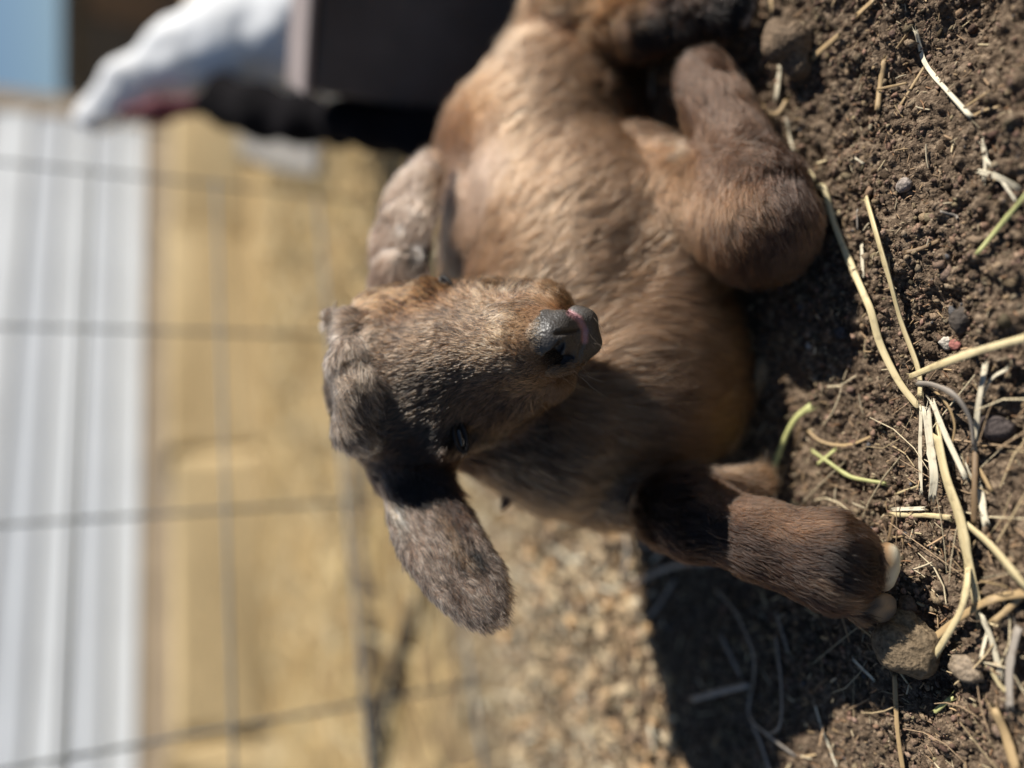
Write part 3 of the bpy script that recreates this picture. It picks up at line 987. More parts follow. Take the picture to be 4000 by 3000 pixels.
def hoof(x1, y1, t1, x2, y2, t2, rpx, tip, coronet=(0.03, 0.02, 0.015)):
    a, b = P(x1, y1, t1), P(x2, y2, t2)
    d = norm(b - a); s = norm(np.cross(d, (0, 0, 1.0))); u = np.cross(s, d)
    q = t1 / FPX
    V, F, Cc = [], [], []
    L0 = np.linalg.norm(b - a)
    ns, nr = 14, 16
    for i in range(ns + 1):
        k = i / ns
        wv = rpx * q * (1.0 + 0.12 * k) * math.sqrt(max(0.02, 1 - max(0, (k - 0.62) / 0.38) ** 3.2)) if k > 0.62 else rpx * q * (0.92 + 0.2 * k)
        hv = wv * (1.0 - 0.62 * k)
        for j in range(nr):
            an = 2 * math.pi * j / nr
            V.append(a + d * L0 * k + s * wv * math.cos(an) + u * (hv * math.sin(an) if math.sin(an) > 0 else hv * 0.7 * math.sin(an)))
            kk = min(1, max(0, (k - 0.50 + 0.05 * math.sin(an * 5 + 1)) / 0.38))
            mid = np.array((0.34, 0.21, 0.11))
            c_ = (np.array(coronet) * (1 - 2 * kk) + mid * 2 * kk) if kk < 0.5 else (mid * (2 - 2 * kk) + np.array(tip) * (2 * kk - 1))
            Cc.append(c_)
    for i in range(ns):
        for j in range(nr):
            k = (j + 1) % nr
            F.append((i * nr + j, i * nr + k, (i + 1) * nr + k, (i + 1) * nr + j))
    F.append(tuple(range(nr - 1, -1, -1))); F.append(tuple(range(ns * nr, (ns + 1) * nr)))
    o = mesh_obj("hoof", V, F, mh, kid)
    vcol(o, Cc)
    return o


CREAMY = (0.72, 0.66, 0.50)
hoof(3310, 2190, 0.3370, 3515, 2226, 0.3322, 94, CREAMY)
hoof(3300, 2335, 0.3375, 3500, 2388, 0.3335, 60, (0.12, 0.10, 0.085))
hoof(2820, 30, 0.420, 2950, 40, 0.410, 66, (0.20, 0.18, 0.17))
hoof(2830, -40, 0.424, 2930, -30, 0.414, 60, (0.5, 0.45, 0.42))
# small wattle on the neck
V, F = tube_path([P(1985, 1915, 0.437), P(1975, 1965, 0.434), P(1960, 1995, 0.433)], [26 * 0.43 / FPX, 20 * 0.43 / FPX, 5 * 0.43 / FPX], 8)
mesh_obj("wattle", V, F, mat_simple("wattle", (0.09, 0.055, 0.045), 0.6), kid)


# ------------------------------------------------------------------ straw, stems and stones in front
def mat_straw(name, col, col2, spots=0.35):
    mt, N, L, b = new_mat(name)
    tc = N.new("ShaderNodeTexCoord")
    fa = N.new("ShaderNodeAttribute"); fa.attribute_name = "fibre"      # angle round the stalk, distance along it
    nz = N.new("ShaderNodeTexNoise"); nz.inputs["Scale"].default_value = 230; nz.inputs["Detail"].default_value = 5
    n2 = N.new("ShaderNodeTexNoise"); n2.inputs["Scale"].default_value = 5; n2.inputs["Detail"].default_value = 4
    L.new(tc.outputs["Object"], nz.inputs["Vector"]); L.new(fa.outputs["Vector"], n2.inputs["Vector"])
    mx = N.new("ShaderNodeMix"); mx.data_type = 'RGBA'
    mx.inputs[6].default_value = (*col, 1); mx.inputs[7].default_value = (*col2, 1)
    L.new(n2.outputs[0], mx.inputs[0])
    rp = N.new("ShaderNodeValToRGB")
    rp.color_ramp.elements[0].position = 0.54; rp.color_ramp.elements[1].position = 0.70
    L.new(nz.outputs[0], rp.inputs[0])
    ml = N.new("ShaderNodeMath"); ml.operation = 'MULTIPLY'; ml.inputs[1].default_value = spots
    L.new(rp.outputs[0], ml.inputs[0])
    m2 = N.new("ShaderNodeMix"); m2.data_type = 'RGBA'
    L.new(ml.outputs[0], m2.inputs[0]); L.new(mx.outputs[2], m2.inputs[6]); m2.inputs[7].default_value = (0.10, 0.07, 0.045, 1)
    L.new(m2.outputs[2], b.inputs["Base Color"])
    b.inputs["Roughness"].default_value = 0.55; b.inputs["Specular IOR Level"].default_value = 0.35
    bp = N.new("ShaderNodeBump"); bp.inputs["Strength"].default_value = 0.4; bp.inputs["Distance"].default_value = 0.0004
    L.new(n2.outputs[0], bp.inputs["Height"]); L.new(bp.outputs[0], b.inputs["Normal"])
    return mt


MS = {
    'y': mat_straw("straw_yellow", (0.76, 0.65, 0.40), (0.50, 0.38, 0.18)),
    'w': mat_straw("straw_pale", (0.80, 0.74, 0.58), (0.50, 0.42, 0.28), 0.55),
    't': mat_straw("straw_tan", (0.46, 0.33, 0.17), (0.36, 0.24, 0.12)),
    'b': mat_straw("straw_brown", (0.24, 0.16, 0.085), (0.17, 0.11, 0.06)),
    'g': mat_straw("stem_green", (0.40, 0.42, 0.15), (0.50, 0.48, 0.22), 0.2),
    'd': mat_straw("straw_grey", (0.36, 0.32, 0.27), (0.26, 0.22, 0.18), 0.3),
}


def smooth_path(pts, n=6):
    pts = np.array(pts, float)
    if len(pts) < 3:
        t = np.linspace(0, 1, 6)[:, None]
        return pts[0] * (1 - t) + pts[-1] * t
    p = np.concatenate([[2 * pts[0] - pts[1]], pts, [2 * pts[-1] - pts[-2]]])
    out = []
    for i in range(1, len(p) - 2):
        for k in range(n):
            t = k / n
            out.append(0.5 * (2 * p[i] + (p[i + 1] - p[i - 1]) * t + (2 * p[i - 1] - 5 * p[i] + 4 * p[i + 1] - p[i + 2]) * t * t + (3 * p[i] - p[i - 1] - 3 * p[i + 1] + p[i + 2]) * t ** 3))
    out.append(p[-2])
    return np.array(out)


def straw(pts, wpx, mk, label, up=0.001, arch=0.0, flat=None, group="bits of straw on the soil", name="straw", cat="straw"):
    n_ = len(pts)
    if flat is None: flat = {'w': 0.28, 'd': 0.5, 'g': 0.65}.get(mk, 0.46)
    w3 = []
    for i, (x, y) in enumerate(pts):
        k = i / (n_ - 1)
        r = wpx * 0.5 * (CAM[2] / 0.78) / FPX
        w3.append(G(x, y, up + r * flat + arch * math.sin(math.pi * k)))
    path = smooth_path(w3)
    r = wpx * 0.47 * np.linalg.norm(path.mean(0) - CAM) * 0.93 / FPX
    kk = np.linspace(0, 1, len(path))
    rad = r * (1 + 0.07 * np.sin(kk * 9 + wpx * 1.7))
    if len(path) > 12:
        kn = rng.uniform(0.3, 0.7); rad = rad * (1 + 0.22 * np.exp(-((kk - kn) / 0.035) ** 2))
    # a stiff stalk rests on the highest crumbs under it
    fl_ = np.array([gh(a, b) for a, b in path[:, :2]]) + r * flat * 0.7
    gap = np.maximum(fl_ - path[:, 2], 0)
    gap = np.array([gap[max(0, i - 3):i + 4].max() for i in range(len(gap))])
    gap = np.convolve(np.pad(gap, 3, mode='edge'), np.ones(7) / 7, 'valid')
    path[:, 2] += gap
    org = path.mean(0)
    nsg = 14
    V, F, T = [], [], []
    n2 = len(path)
    L_ = np.concatenate([[0], np.cumsum(np.linalg.norm(np.diff(path, axis=0), axis=1))])
    roll = rng.uniform(-0.5, 0.5)
    fold = 0.35 if mk == 'w' else 0.0
    jag = rng.uniform(-1, 1, (2, nsg)) * r * 1.3
    rj = 1 + rng.normal(0, 0.09, nsg)
    for i in range(n2):
        d = norm(path[min(i + 1, n2 - 1)] - path[max(i - 1, 0)])
        sd = norm(np.cross(d, (0, 0, 1.0)) + 1e-6); t_ = np.cross(sd, d)
        s2 = sd * math.cos(roll) + t_ * math.sin(roll); t2 = t_ * math.cos(roll) - sd * math.sin(roll)
        for j in range(nsg):
            an = 2 * math.pi * j / nsg
            ca, sa = math.cos(an), math.sin(an)
            e_ = jag[0, j] if i == 0 else (jag[1, j] if i == n2 - 1 else 0)
            V.append(path[i] - org + rad[i] * rj[j] * (ca * s2 + (flat * sa - fold * (1 - ca * ca) * (1 if sa > 0 else 0.7)) * t2) + d * e_)
            T.append((ca * 0.5, sa * 0.5, L_[i] * 40))
    for i in range(n2 - 1):
        for j in range(nsg):
            k = (j + 1) % nsg
            F.append((i * nsg + j, i * nsg + k, (i + 1) * nsg + k, (i + 1) * nsg + j))
    F.append(tuple(range(nsg - 1, -1, -1))); F.append(tuple(range((n2 - 1) * nsg, n2 * nsg)))
    if wpx > 13:                                    # frayed ends
        for e_, s_ in ((0, -1), (n2 - 1, 1)):
            d = norm(path[min(e_ + 1, n2 - 1)] - path[max(e_ - 1, 0)]) * s_
            sd = norm(np.cross(d, (0, 0, 1.0)) + 1e-6)
            for q_ in range(rng.integers(2, 5)):
                b0 = path[e_] - org + sd * r * rng.uniform(-0.8, 0.8) - d * r * 1.5
                tip = b0 + d * r * rng.uniform(2.5, 5.5) + sd * r * rng.normal(0, 0.9) + np.array((0, 0, r * rng.uniform(-0.2, 0.9)))
                wv = r * rng.uniform(0.12, 0.3)
                o_ = len(V)
                V += [b0 - sd * wv, b0 + sd * wv, b0 + np.array((0, 0, wv)), tip]
                T += [(0.1 * q_, 0, 0)] * 3 + [(0.1 * q_, 0, 0.2)]
                F += [(o_, o_ + 1, o_ + 3), (o_ + 1, o_ + 2, o_ + 3), (o_ + 2, o_, o_ + 3)]
    o = mesh_obj(name, V, F, MS[mk])
    vcol(o, np.array(T) + rng.uniform(0, 20, 3), "fibre")
    o.location = [float(q) for q in org]
    tag(o, label, cat, group)
    return o


STR = [
    # (pixels along it, width, look, label, lift, arch)
    ([(2951, 416), (2999, 500), (3071, 597), (3171, 687), (3176, 723)], 23, 'y', "pale stem lying along the edge of the folded grey-brown shin", .002, 0),
    ([(3190, 728), (3216, 741), (3258, 874), (3312, 1008), (3373, 1147), (3403, 1219), (3439, 1346), (3523, 1491), (3590, 1593)], 27, 'y', "longest yellow stem, kinked at a knot, curving past the folded knee", .002, .002),
    ([(3385, 777), (3420, 900), (3475, 1099), (3523, 1262), (3590, 1442), (3596, 1551)], 30, 'y', "thick straight yellow stem running beside the longest kinked stem", .002, .003),
    ([(3032, 255), (3047, 390)], 24, 'w', "short thick pale stem standing out beside the dark shadow under the belly", .002, 0),
    ([(3017, -10), (3020, 120), (3024, 241)], 18, 't', "dusty tan stem half buried at the shadow edge near the hind hoof", .0005, 0),
    ([(3065, 482), (3085, 540), (3101, 590)], 22, 'w', "short pale stem piece beside the pale stem along the folded shin", .001, 0),
    ([(2965, 412), (3005, 446), (3040, 440), (3071, 392)], 17, 't', "curled tan strip hooked round the foot of the short pale stem", .002, .002),
    ([(3168, 229), (3276, 139)], 24, 't', "stubby tan straw leaning on the big brown clod", .003, 0),
    ([(3354, 56), (3412, -5)], 26, 't', "stubby straw end at the picture edge beyond the big brown clod", .002, 0),
    ([(3584, 127), (3614, 241), (3700, 345), (3794, 458)], 14, 'w', "thin grey-white straw bent at an elbow on open soil", .001, 0),
    ([(3608, 265), (3514, 416)], 10, 't', "slim tan straw slanting away from the bent grey-white straw", .001, 0),
    ([(3457, 241), (3440, 330), (3427, 425)], 18, 't', "split tan straw lying in the hollow, crossed by a thinner one", .001, 0),
    ([(3541, 325), (3427, 350)], 9, 't', "thin tan straw laid across the split straw in the hollow", .003, 0),
    ([(3800, 452), (3850, 428), (3903, 416)], 10, 't', "thin tan twig at the foot of the bent grey-white straw", .001, 0),
    ([(3819, 669), (3890, 690), (3975, 735)], 19, 'w', "frayed grey-white flat straw among white flakes", .002, 0),
    ([(3849, 609), (3975, 783)], 9, 'w', "hair-thin pale straw crossing the frayed grey-white flat straw", .003, 0),
    ([(4015, 755), (3900, 890), (3819, 990)], 17, 'g', "straight greenish straw entering from the picture edge", .002, 0),
    ([(3535, 988), (3600, 970), (3668, 940)], 15, 'b', "olive-brown straw piece lying across the soil beside the greenish straw", .001, 0),
    ([(3837, 554), (3849, 620), (3843, 711)], 21, 'w', "crumpled white flake strip on dark crumbs", .001, 0),
    ([(3776, 422), (3867, 362)], 9, 't', "small tan splinter above the thin tan twig", .001, 0),
    ([(3330, 615), (3373, 639)], 8, 'w', "tiny pale splinter on bare soil beyond the folded knee", .001, 0),
    ([(3674, 826), (3710, 838), (3740, 856)], 9, 'd', "tiny grey splinter beside the greenish straw", .001, 0),
    ([(3362, 820), (3358, 900)], 9, 'd', "small grey splinter between the two long yellow stems, upper one", .001, 0),
    ([(3362, 950), (3370, 1080)], 13, 'w', "pinkish-white sliver between the two long yellow stems", .001, 0),
    ([(4015, 1318), (3825, 1370), (3674, 1424), (3553, 1473)], 31, 'y', "broad arched yellow blade coming in from the edge over the stem ends", .006, .008),
    ([(3162, 1590), (3101, 1647), (3041, 1774), (2999, 1900), (2985, 1945)], 27, 'g', "thick fresh green stem rising beside the outstretched foreleg", .004, .003),
    ([(3125, 1665), (3101, 1762), (3053, 1864)], 12, 'b', "thin brown side shoot of the thick green stem", .001, 0),
    ([(2950, 1830), (2965, 1900), (2985, 1960)], 15, 'w', "short pale stub between the foreleg and the thick green stem", .003, 0),
    ([(3162, 1683), (3222, 1726), (3312, 1738), (3421, 1696)], 12, 't', "tan stalk curved like a bow on bare soil", .0015, .001),
    ([(3174, 1762), (3234, 1804), (3312, 1858), (3379, 1876), (3457, 1888)], 17, 'g', "wavy green leaf stalk with a widened end", .002, .002),
    ([(3198, 1810), (3264, 1756)], 15, 'g', "short green stub crossing the wavy green stalk", .003, 0),
    ([(3849, 1430), (3825, 1563), (3812, 1683), (3808, 1760)], 20, 'w', "white upright blade forked at its top", .006, .002),
    ([(3810, 1740), (3806, 1900), (3804, 2050)], 19, 'b', "brown rotted lower half under the white forked blade", .003, .002),
    ([(3935, 1440), (3873, 1479), (3837, 1551), (3826, 1600)], 14, 'w', "curled white prong splitting off the forked blade", .007, .001),
    ([(3584, 1497), (3644, 1503), (3728, 1545), (3788, 1635), (3806, 1744)], 24, 'd', "grey arched blade bridging from the stem ends to the forked blade", .007, .008),
    ([(3632, 1509), (3692, 1569), (3728, 1653), (3722, 1738)], 10, 't', "thin tan arch inside the grey arched blade", .004, .004),
    ([(3599, 1593), (3594, 1750), (3598, 1925)], 16, 'w', "speckled narrow blade, outermost of the three pale blades in the bundle", .003, .001),
    ([(3618, 1600), (3636, 1750), (3650, 1860), (3642, 1948)], 27, 'w', "broad speckled blade in the middle of the three pale blades", .004, .001),
    ([(3638, 1563), (3690, 1690), (3772, 1866)], 20, 'w', "slanting speckled blade leaning off the pale bundle", .006, .001),
    ([(3660, 1690), (3697, 1864), (3750, 2020), (3782, 2181), (3819, 2368)], 50, 'y', "thickest yellow stalk with a knot, running below the pale bundle", .003, .001),
    ([(3770, 2042), (3873, 2133), (3993, 2277), (4020, 2310)], 32, 'y', "smooth straw branching off the thickest stalk towards the edge", .003, .004),
    ([(3780, 2230), (3776, 2290), (3752, 2386), (3690, 2500), (3626, 2591)], 26, 'y', "curved straw ending in a torn tip by the round clod", .007, .004),
    ([(3626, 2513), (3746, 2416), (3843, 2356), (3920, 2330), (4010, 2318)], 30, 't', "tan straw crossing under the thickest stalk end", .003, .001),
    ([(3843, 2404), (3873, 2500), (3909, 2645)], 26, 'w', "flat white straw below the crossing tan straw", .002, .001),
    ([(3861, 2470), (3837, 2573)], 14, 'w', "small pale stub beside the flat white straw", .001, 0),
    ([(3879, 2428), (3963, 2356), (4005, 2300)], 20, 't', "frayed straw end near the edge above the flat white straw", .003, 0),
    ([(3975, 2458), (3957, 2603), (3945, 2772)], 31, 'd', "wide grey-tan stalk near the picture edge, upright beside the flat white straw", .003, 0),
    ([(3861, 2597), (3895, 2660), (3933, 2706)], 19, 'y', "short yellow piece leaning on the wide grey-tan stalk", .001, 0),
    ([(3891, 2778), (3933, 2874), (3970, 3015)], 34, 't', "cut tan stalk leaving the picture at the corner", .002, 0),
    ([(3493, 2636), (3499, 2754), (3508, 2874), (3528, 3015)], 18, 't', "long tan straw running from the round clod to the picture edge", .002, .002),
    ([(3656, 2778), (3722, 2724)], 18, 'g', "stubby green stem piece in the hollow below the pebble", .002, 0),
    ([(3486, 1989), (3608, 1986)], 15, 'w', "bright white strip lying on the split straw by the hoof", .003, 0),
    ([(3486, 2010), (3600, 2012), (3713, 2024)], 22, 'y', "split yellow straw reaching from the hoof to the thickest stalk", .001, 0),
    ([(3493, 2012), (3475, 2115)], 10, 'b', "thin brown twig at the end of the split straw by the hoof", .001, 0),
    ([(3764, 1813), (3798, 1875)], 24, 'w', "bright white flake tucked behind the brown rotted blade", .002, 0),
    ([(3823, 1898), (3845, 1970), (3864, 2050)], 25, 'w', "flat pale straw on the far side of the brown rotted blade", .002, 0),
    ([(3494, 1932), (3591, 1898)], 10, 'y', "slim pale splinter above the bright white strip", .001, 0),
    ([(3827, 1835), (3874, 1919)], 17, 't', "short tan piece above the flat pale straw", .001, 0),
    ([(3831, 2271), (3880, 2280), (3945, 2296)], 12, 't', "slim straw linking the thickest stalk and the frayed end", .005, .002),
    ([(2496, 2272), (2590, 2225), (2692, 2202), (2786, 2205)], 22, 'd', "grey stem in the shadow beside the foreleg", .004, .004),
    ([(2692, 2735), (2800, 2705), (2925, 2676)], 24, 'd', "pale grey stem end deep in the shadow", .010, 0),
    ([(2940, 2690), (2943, 2562), (2880, 2405), (2802, 2311)], 13, 'd', "long curved grey stalk rising from the pale stem end in shadow", .004, .006),
    ([(3037, 2390), (3084, 2546)], 10, 'd', "straight thin stalk in the shadow under the hoof", .003, 0),
    ([(3029, 2484), (3052, 2680), (3045, 2836), (2990, 2870)], 11, 'd', "thin stalk bending at the shadow's middle", .003, .004),
    ([(2935, 2690), (2927, 2797), (3005, 2876), (3107, 2954)], 11, 'd', "forked thin stalk running to the shadow's lower border", .003, .003),
    ([(2940, 2830), (2970, 2900), (3005, 3010)], 14, 'd', "blurred grey stalk leaving the picture inside the shadow", .003, 0),
    ([(3186, 2758), (3220, 2860), (3256, 3005)], 11, 'w', "thin pale straw along the shadow border by the picture edge", .001, 0),
    ([(2440, 2060), (2452, 2160), (2425, 2264)], 20, 'd', "blurred grey stalk at the far rim of the shadow", .004, .006),
    ([(2472, 2131), (2580, 2140), (2692, 2162)], 13, 'd', "thin stalk crossing the shadow behind the foreleg", .003, .003),
    ([(2457, 2405), (2535, 2405), (2637, 2264)], 13, 'd', "curved thin stalk under the grey stem in the shadow", .003, .003),
    ([(2810, 2484), (2896, 2641)], 11, 'd', "short thin stalk in the darkest part of the shadow", .003, 0),
    ([(3322, 2420), (3420, 2500)], 9, 't', "tan fibre poking out by the round clod", .002, 0),
    ([(3322, 2570), (3410, 2660)], 12, 'w', "pale flat sliver beside the round clod", .001, 0),
]
for it in STR:
    straw(it[0], it[1], it[2], it[3], it[4], it[5])


def stone(x, y, rpx, col, label, name="stone", flat=0.7, jag=0.10, sub=3, cat="stone", sink=0.35, rough=0.8, el=(1, 1)):
    t = np.linalg.norm(G(x, y) - CAM) * 0.92
    r = rpx * t / FPX
    v, f = ico(sub)
    of = rng.uniform(0, 9, 3)
    k = 1 + jag * 2.2 * (vn3(v + of, 0.9, 50) - 0.5) * 2 + jag * 0.45 * (vn3(v + of, 0.3, 51) - 0.5) * 2 + (jag * 0.35 * (vn3(v + of, 0.1, 52) - 0.5) * 2 if jag > 0.15 else 0)
    v = v * k[:, None] * np.array((r * el[0], r * el[1], r * flat))
    a = rng.uniform(-0.5, 0.5); c_, s_ = math.cos(a), math.sin(a)
    v = v @ np.array(((c_, s_, 0), (-s_, c_, 0), (0, 0, 1)))
    o = mesh_obj(name, v, f, mat_simple(name, col, rough, 0.5, 500, 0.9, 0.2, bdist=0.0016))
    p = G(x, y, r * flat * (1 - sink))
    o.location = [float(q) for q in p]
    return tag(o, label, cat)


stone(3523, 2520, 112, (0.17, 0.125, 0.078), "round crumbly light brown clod lying beside the hoof", "clod", 0.75, 0.2, 4, "clod")
stone(3095, 180, 100, (0.15, 0.105, 0.068), "big dusty brown clod by the shadow under the hind leg", "clod", 0.8, 0.22, 4, "clod", el=(1.1, 0.75))
stone(3768, 2612, 50, (0.24, 0.185, 0.13), "smooth taupe pebble at the rim of a hollow", "pebble", 0.8, 0.12, 4, "pebble", rough=0.45, el=(0.85, 1.1), sink=0.5)
stone(3897, 1665, 52, (0.075, 0.06, 0.055), "dark purple-grey stone right of the forked white blade", "stone", 0.8, 0.16, sink=0.5, el=(0.8, 1.3))
stone(3758, 1252, 46, (0.075, 0.062, 0.052), "dark grey-brown rounded stone between the arched yellow blade and the soil hollow", "stone", 0.6, 0.16, sink=0.6, el=(1.15, 0.85))
stone(3529, 726, 28, (0.26, 0.22, 0.19), "pale grey-brown pebble above the top of the thick straight stem", "pebble", 0.8, 0.1, 3, "pebble")
stone(3692, 1334, 26, (0.55, 0.50, 0.42), "small chalky white stone beside a reddish one", "stone", 0.6, 0.2)
stone(3730, 1348, 20, (0.30, 0.12, 0.10), "small reddish stone beside the chalky white one", "stone", 0.7, 0.2)
stone(3288, 1304, 26, (0.06, 0.055, 0.055), "small black stone on the soil in front of the chest", "stone", 0.7, 0.15)
stone(3160, 1350, 13, (0.6, 0.58, 0.54), "tiny bright white stone near the small black stone", "stone", 0.7, 0.15)
stone(2975, 1470, 58, (0.16, 0.12, 0.08), "long brown clod at the shadow edge below the chest", "clod", 0.6, 0.18, 4, "clod", el=(1.5, 0.6))
stone(3050, 1125, 34, (0.30, 0.21, 0.17), "pinkish shell-like flake in the shadow behind the folded knee", "flake", 0.25, 0.12, 3, "flake", el=(1.3, 0.6))
stone(3545, 2360, 34, (0.10, 0.07, 0.05), "dark crumb clump in front of the smaller claw", "clod", 0.7, 0.22, 4, "clod")


# ------------------------------------------------------------------ things behind
FD = norm((0.91, 0.41, 0)); FN = np.array((FD[1], -FD[0], 0))
F0 = np.array((-0.434 * 0.72, 0.72, 0))
m_wire = mat_simple("galvanised_wire", (0.17, 0.18, 0.18), 0.5, 0.25, 200, 0.2)
fence = empty("wire_fence", F0)
tag(fence, "grey welded wire mesh fence running behind the baby goat", "fence")


def bar(name, a, b, r, mat, parent, n=8):
    V, F = tube_path([a, (np.array(a) + b) / 2, b], r, n, 1.0, (0.3, 0.5, 0.81))
    return mesh_obj(name, V, F, mat, parent)


for k in range(-2, 4):
    q = F0 + FD * 0.203 * k
    bar("upright_wire", q + (0, 0, -0.02), q + (0, 0, 0.72), 0.0019, m_wire, fence)
for z in (0.022, 0.135, 0.255, 0.385, 0.52, 0.66):
    bar("line_wire", F0 - FD * 0.6 + FN * 0.0045 + (0, 0, z), F0 + FD * 0.612 + FN * 0.0045 + (0, 0, z), 0.0019, m_wire, fence)

# white sided building beyond the fence
W0 = np.array((-0.434 * 2.76, 2.76, 0))
bld = empty("white_building", W0)
tag(bld, "white building with horizontal boards beyond the wire fence", "building")
m_white = mat_simple("white_paint", (0.74, 0.79, 0.85), 0.5, 0.06, 3, 0.1)
m_skirt = mat_simple("brown_boards", (0.40, 0.33, 0.25), 0.8, 0.15, 12, 0.3)
m_pale = mat_simple("pale_paint", (0.63, 0.68, 0.75), 0.5, 0.06, 3)


def plank(name, s0, s1, z0, z1, off, thick, mat, parent, lean=0.0):
    V = []
    for s_ in (s0, s1):
        for z_, o_ in ((z0, off + lean), (z1, off)):
            for d_ in (0, -thick):
                V.append(W0 + FD * s_ + FN * (o_ + d_) + np.array((0, 0, z_)))
    F = [(0, 2, 6, 4), (1, 5, 7, 3), (0, 4, 5, 1), (2, 3, 7, 6), (0, 1, 3, 2), (4, 6, 7, 5)]
    return mesh_obj(name, V, F, mat, parent, smooth=False)


plank("foundation", -4, 2.6, -0.05, 0.40, 0.004, 0.15, m_skirt, bld)
m_bale = mat_simple("baled_straw", (0.56, 0.43, 0.24), 0.8, 0.25, 25, 0.6, stretch=(1, 1, 6))
for k in range(5):
    s0 = -1.9 + 0.93 * k
    vs, fs = ico(4)
    vs = np.sign(vs) * np.abs(vs) ** 0.08
    vs = vs / np.abs(vs).max(0)
    vs = vs + (vn3(vs + k * 3.1, 0.12, 60) - 0.5)[:, None] * vs * 0.12
    hz = 0.145 + 0.01 * (k % 2)
    V_ = vs[:, :1] * FD * 0.466 + vs[:, 1:2] * FN * 0.2 + vs[:, 2:] * np.array((0, 0, hz))
    bo = mesh_obj("straw_bale", V_, fs, m_bale)
    bo.location = [float(q) for q in W0 + FD * (s0 + 0.46) + FN * 0.2 + np.array((0, 0, hz - 0.004))]
    tag(bo, "blurred straw bale in the row along the foot of the white building", "straw bale", "straw bales along the white building")
zz = 0.40
for k, hgt in enumerate((0.10, 0.12, 0.10, 0.12, 0.16, 0.2, 0.2, 0.2, 0.2, 0.2, 0.2, 0.2)):
    plank("siding_board", -4, 2.62, zz + 0.002, zz + hgt, 0.0, 0.03, m_white if k % 2 == 0 else m_pale, bld, 0.010)
    zz += hgt
plank("corner_post", 2.62, 2.72, 0.0, zz, 0.012, 0.1, m_skirt, bld)
plank("roof", -4.2, 2.8, zz + 0.003, zz + 0.06, 0.2, 2.0, m_skirt, bld)

# dark shed far behind on the right
m_shed = mat_simple("weathered_dark_boards", (0.075, 0.072, 0.07), 0.8, 0.3, 6, 0.3, stretch=(6, 6, 0.4))
shed = empty("dark_shed", (7.5, 13, 0))
tag(shed, "low dark grey shed under the blue sky", "shed")


def boxm(name, lo, hi, mat, parent=None, rz=0.0, pivot=None, bevel=0.0):
    lo, hi = np.array(lo, float), np.array(hi, float)
    c = [(x, y, z) for x in (lo[0], hi[0]) for y in (lo[1], hi[1]) for z in (lo[2], hi[2])]
    F = [(0, 1, 3, 2), (4, 6, 7, 5), (0, 4, 5, 1), (2, 3, 7, 6), (0, 2, 6, 4), (1, 5, 7, 3)]
    v = np.array(c)
    if rz:
        pv = np.array(pivot if pivot is not None else (lo + hi) / 2)
        cs, sn = math.cos(rz), math.sin(rz)
        d = v - pv
        v = np.stack([d[:, 0] * cs - d[:, 1] * sn, d[:, 0] * sn + d[:, 1] * cs, d[:, 2]], 1) + pv
    o = mesh_obj(name, v, F, mat, parent, smooth=False)
    if bevel:
        md = o.modifiers.new("bevel", 'BEVEL'); md.width = bevel; md.segments = 3
    return o


boxm("wall", (4.6, 13, 0), (12, 16, 1.62), m_shed, shed)
boxm("roof", (4.4, 12.8, 1.625), (12.2, 16.2, 1.72), mat_simple("shed_roof", (0.10, 0.10, 0.10), 0.6), shed)
boxm("door", (5.6, 12.95, 0), (6.4, 12.996, 1.4), mat_simple("shed_door", (0.13, 0.095, 0.07), 0.8, 0.3, 8), shed)

# dark box beside the kid, white sack and black bag behind it
m_box = mat_simple("dark_plastic", (0.075, 0.066, 0.066), 0.6, 0.3, 14, 0.2)
m_sunlit_lid = mat_simple("sunlit_lid", (0.24, 0.20, 0.19), 0.8, 0.2, 14, 0.2)  # paler than the body: sunlight on the top put into the colour
bx = empty("storage_box", (0.45, 0.75, 0))
tag(bx, "dark grey box with a lid painted pale as if sunlit, behind the goat's rump", "box")
boxm("box_body", (0.258, 0.67, 0.0), (0.75, 0.775, 0.193), m_box, bx, R(-25), (0.258, 0.67, 0), 0.006)
boxm("lid", (0.254, 0.666, 0.194), (0.755, 0.779, 0.201), m_sunlit_lid, bx, R(-25), (0.258, 0.67, 0), 0.004)


def lump(name, nodes, h, mat, label, cat, kk=0.02, wr=0.006, parent=None):
    cs = [P(x, y, t) for x, y, t, r in nodes]; rs = [r * t / FPX for x, y, t, r in nodes]
    lo = np.min([c - r for c, r in zip(cs, rs)], 0) - 0.02; hi = np.max([c + r for c, r in zip(cs, rs)], 0) + 0.02
    fl = Field(lo, hi, h)
    for i in range(len(cs) - 1):
        fl.add('cone', (cs[i], rs[i], cs[i + 1], rs[i + 1]), kk)
    v, f = fl.mesh(2)
    n_ = fl.grad(v)
    v = v + n_ * ((vn3(v, 0.05, 55) - 0.5) * 2 * wr + (vn3(v, 0.02, 56) - 0.5) * wr)[:, None]
    v[:, 2] = np.maximum(v[:, 2], 0.001)
    org = np.array((v[:, 0].mean(), v[:, 1].mean(), 0.0))
    o = mesh_obj(name, v - org, f, mat)
    o.location = [float(q) for q in org]
    return tag(o, label, cat)


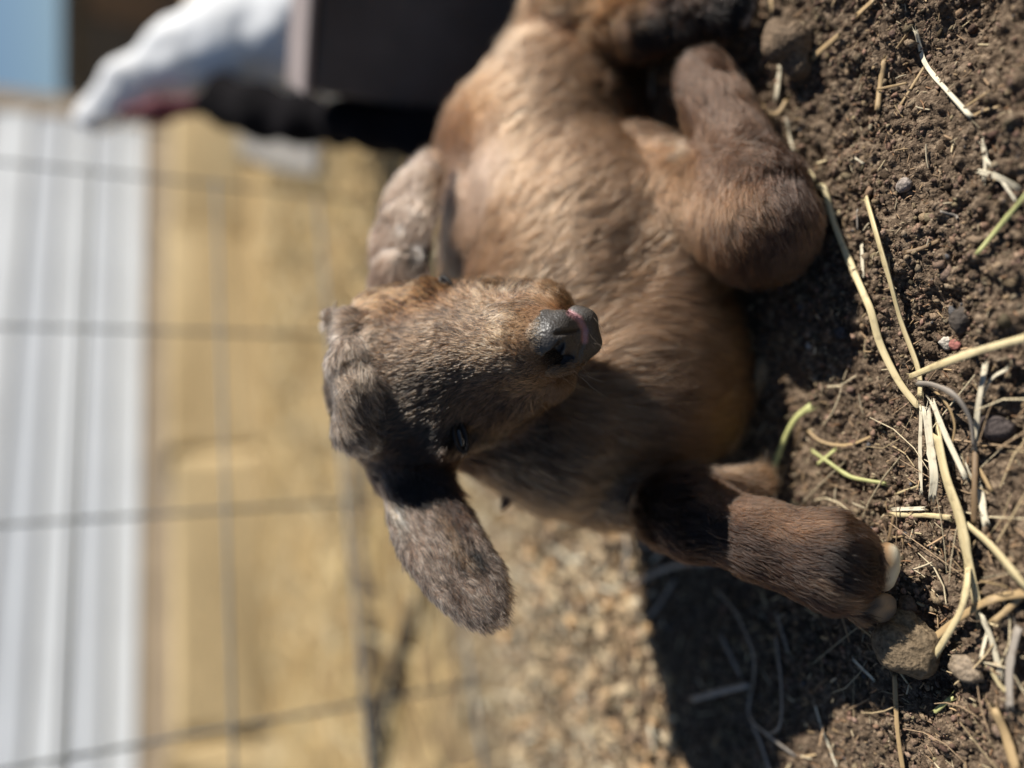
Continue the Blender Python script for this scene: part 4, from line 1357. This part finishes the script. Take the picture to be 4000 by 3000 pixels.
m_sack = mat_simple("white_cloth", (0.78, 0.79, 0.80), 0.8, 0.06, 30, 0.3)
lump("sack", [(375, 455, 1.02, 75), (540, 330, 1.03, 105), (760, 230, 1.04, 165), (940, 190, 1.05, 210), (1180, 150, 1.05, 240), (1350, 120, 1.05, 240)], 0.006, m_sack,
     "white cloth sack with a narrow top slumped behind the dark box", "sack")
m_bag = mat_simple("black_cloth", (0.008, 0.007, 0.008), 0.9, 0.3, 30, 0.3, spec=0.04)
lump("bag", [(760, 420, 1.0, 40), (880, 400, 0.99, 85), (1030, 430, 0.95, 105), (1180, 475, 0.91, 85), (1330, 500, 0.89, 70), (1620, 470, 0.90, 95)], 0.006, m_bag,
     "black bag slumped in front of the white sack", "bag")
lump("strap", [(480, 445, 1.0, 24), (620, 430, 1.0, 36), (780, 410, 1.0, 40)], 0.004, mat_simple("maroon_cloth", (0.13, 0.03, 0.04), 0.8, 0.2, 30),
     "dark red cloth strip along the white sack", "cloth", wr=0.002)
lump("tarp", [(1330, 470, 0.74, 70), (1500, 500, 0.72, 95), (1700, 560, 0.69, 95), (1860, 560, 0.67, 90), (2040, 540, 0.66, 95)], 0.005, m_bag,
     "black tarp heap at the near corner of the dark box", "tarp")
g0 = G(1235, 545)
vv, ff = ico(3)
vv = vv * (1 + 0.3 * (vn3(vv + 3, 0.6, 58) - 0.5))[:, None] * np.array((0.034, 0.028, 0.026))
sh = mesh_obj("terracotta_shard", vv, ff, mat_simple("terracotta", (0.42, 0.24, 0.14), 0.8))
sh.location = [float(q) for q in g0 + np.array((0, 0, 0.02))]
tag(sh, "orange-brown shard on the straw between the black bag and the tarp heap", "shard")

# fence-foot shade built as a dark band, and a slanting dark strip
m_shade_band = mat_simple("shade_band_brown", (0.12, 0.095, 0.07), 0.85, 0.35, 25, 0.4, stretch=(1, 8, 8))
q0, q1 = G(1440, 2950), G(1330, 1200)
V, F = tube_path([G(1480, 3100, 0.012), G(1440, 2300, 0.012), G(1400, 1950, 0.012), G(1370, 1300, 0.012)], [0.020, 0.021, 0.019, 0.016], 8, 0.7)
tag(mesh_obj("fence_shade_band", V, F, m_shade_band), "dark band put in as shade on the straw along the fence foot", "shade_band")
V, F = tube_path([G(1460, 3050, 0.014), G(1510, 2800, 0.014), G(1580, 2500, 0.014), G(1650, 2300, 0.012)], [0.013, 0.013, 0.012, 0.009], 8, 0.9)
tag(mesh_obj("dark_strip", V, F, mat_simple("dark_strip_brown", (0.045, 0.037, 0.03), 0.9, 0.3, 60, 0.6)), "dark strip lying at an angle on the straw behind the drooping ear", "dark_strip")
# strip of pale grey path behind the bag
top = [G(790, 545), G(960, 600), G(1130, 665), G(1285, 690), G(1300, 520), G(1000, 430), G(850, 440)]
V = [q + np.array((0, 0, 0.03)) for q in top] + [q - np.array((0, 0, 0.02)) for q in top]
nT = len(top)
F = [tuple(range(nT)), tuple(range(2 * nT - 1, nT - 1, -1))] + [(i, i + nT, (i + 1) % nT + nT, (i + 1) % nT) for i in range(nT)]
tag(mesh_obj("path", V, F, mat_simple("concrete", (0.24, 0.225, 0.205), 0.9, 0.12, 8, 0.2), smooth=False), kind="structure")
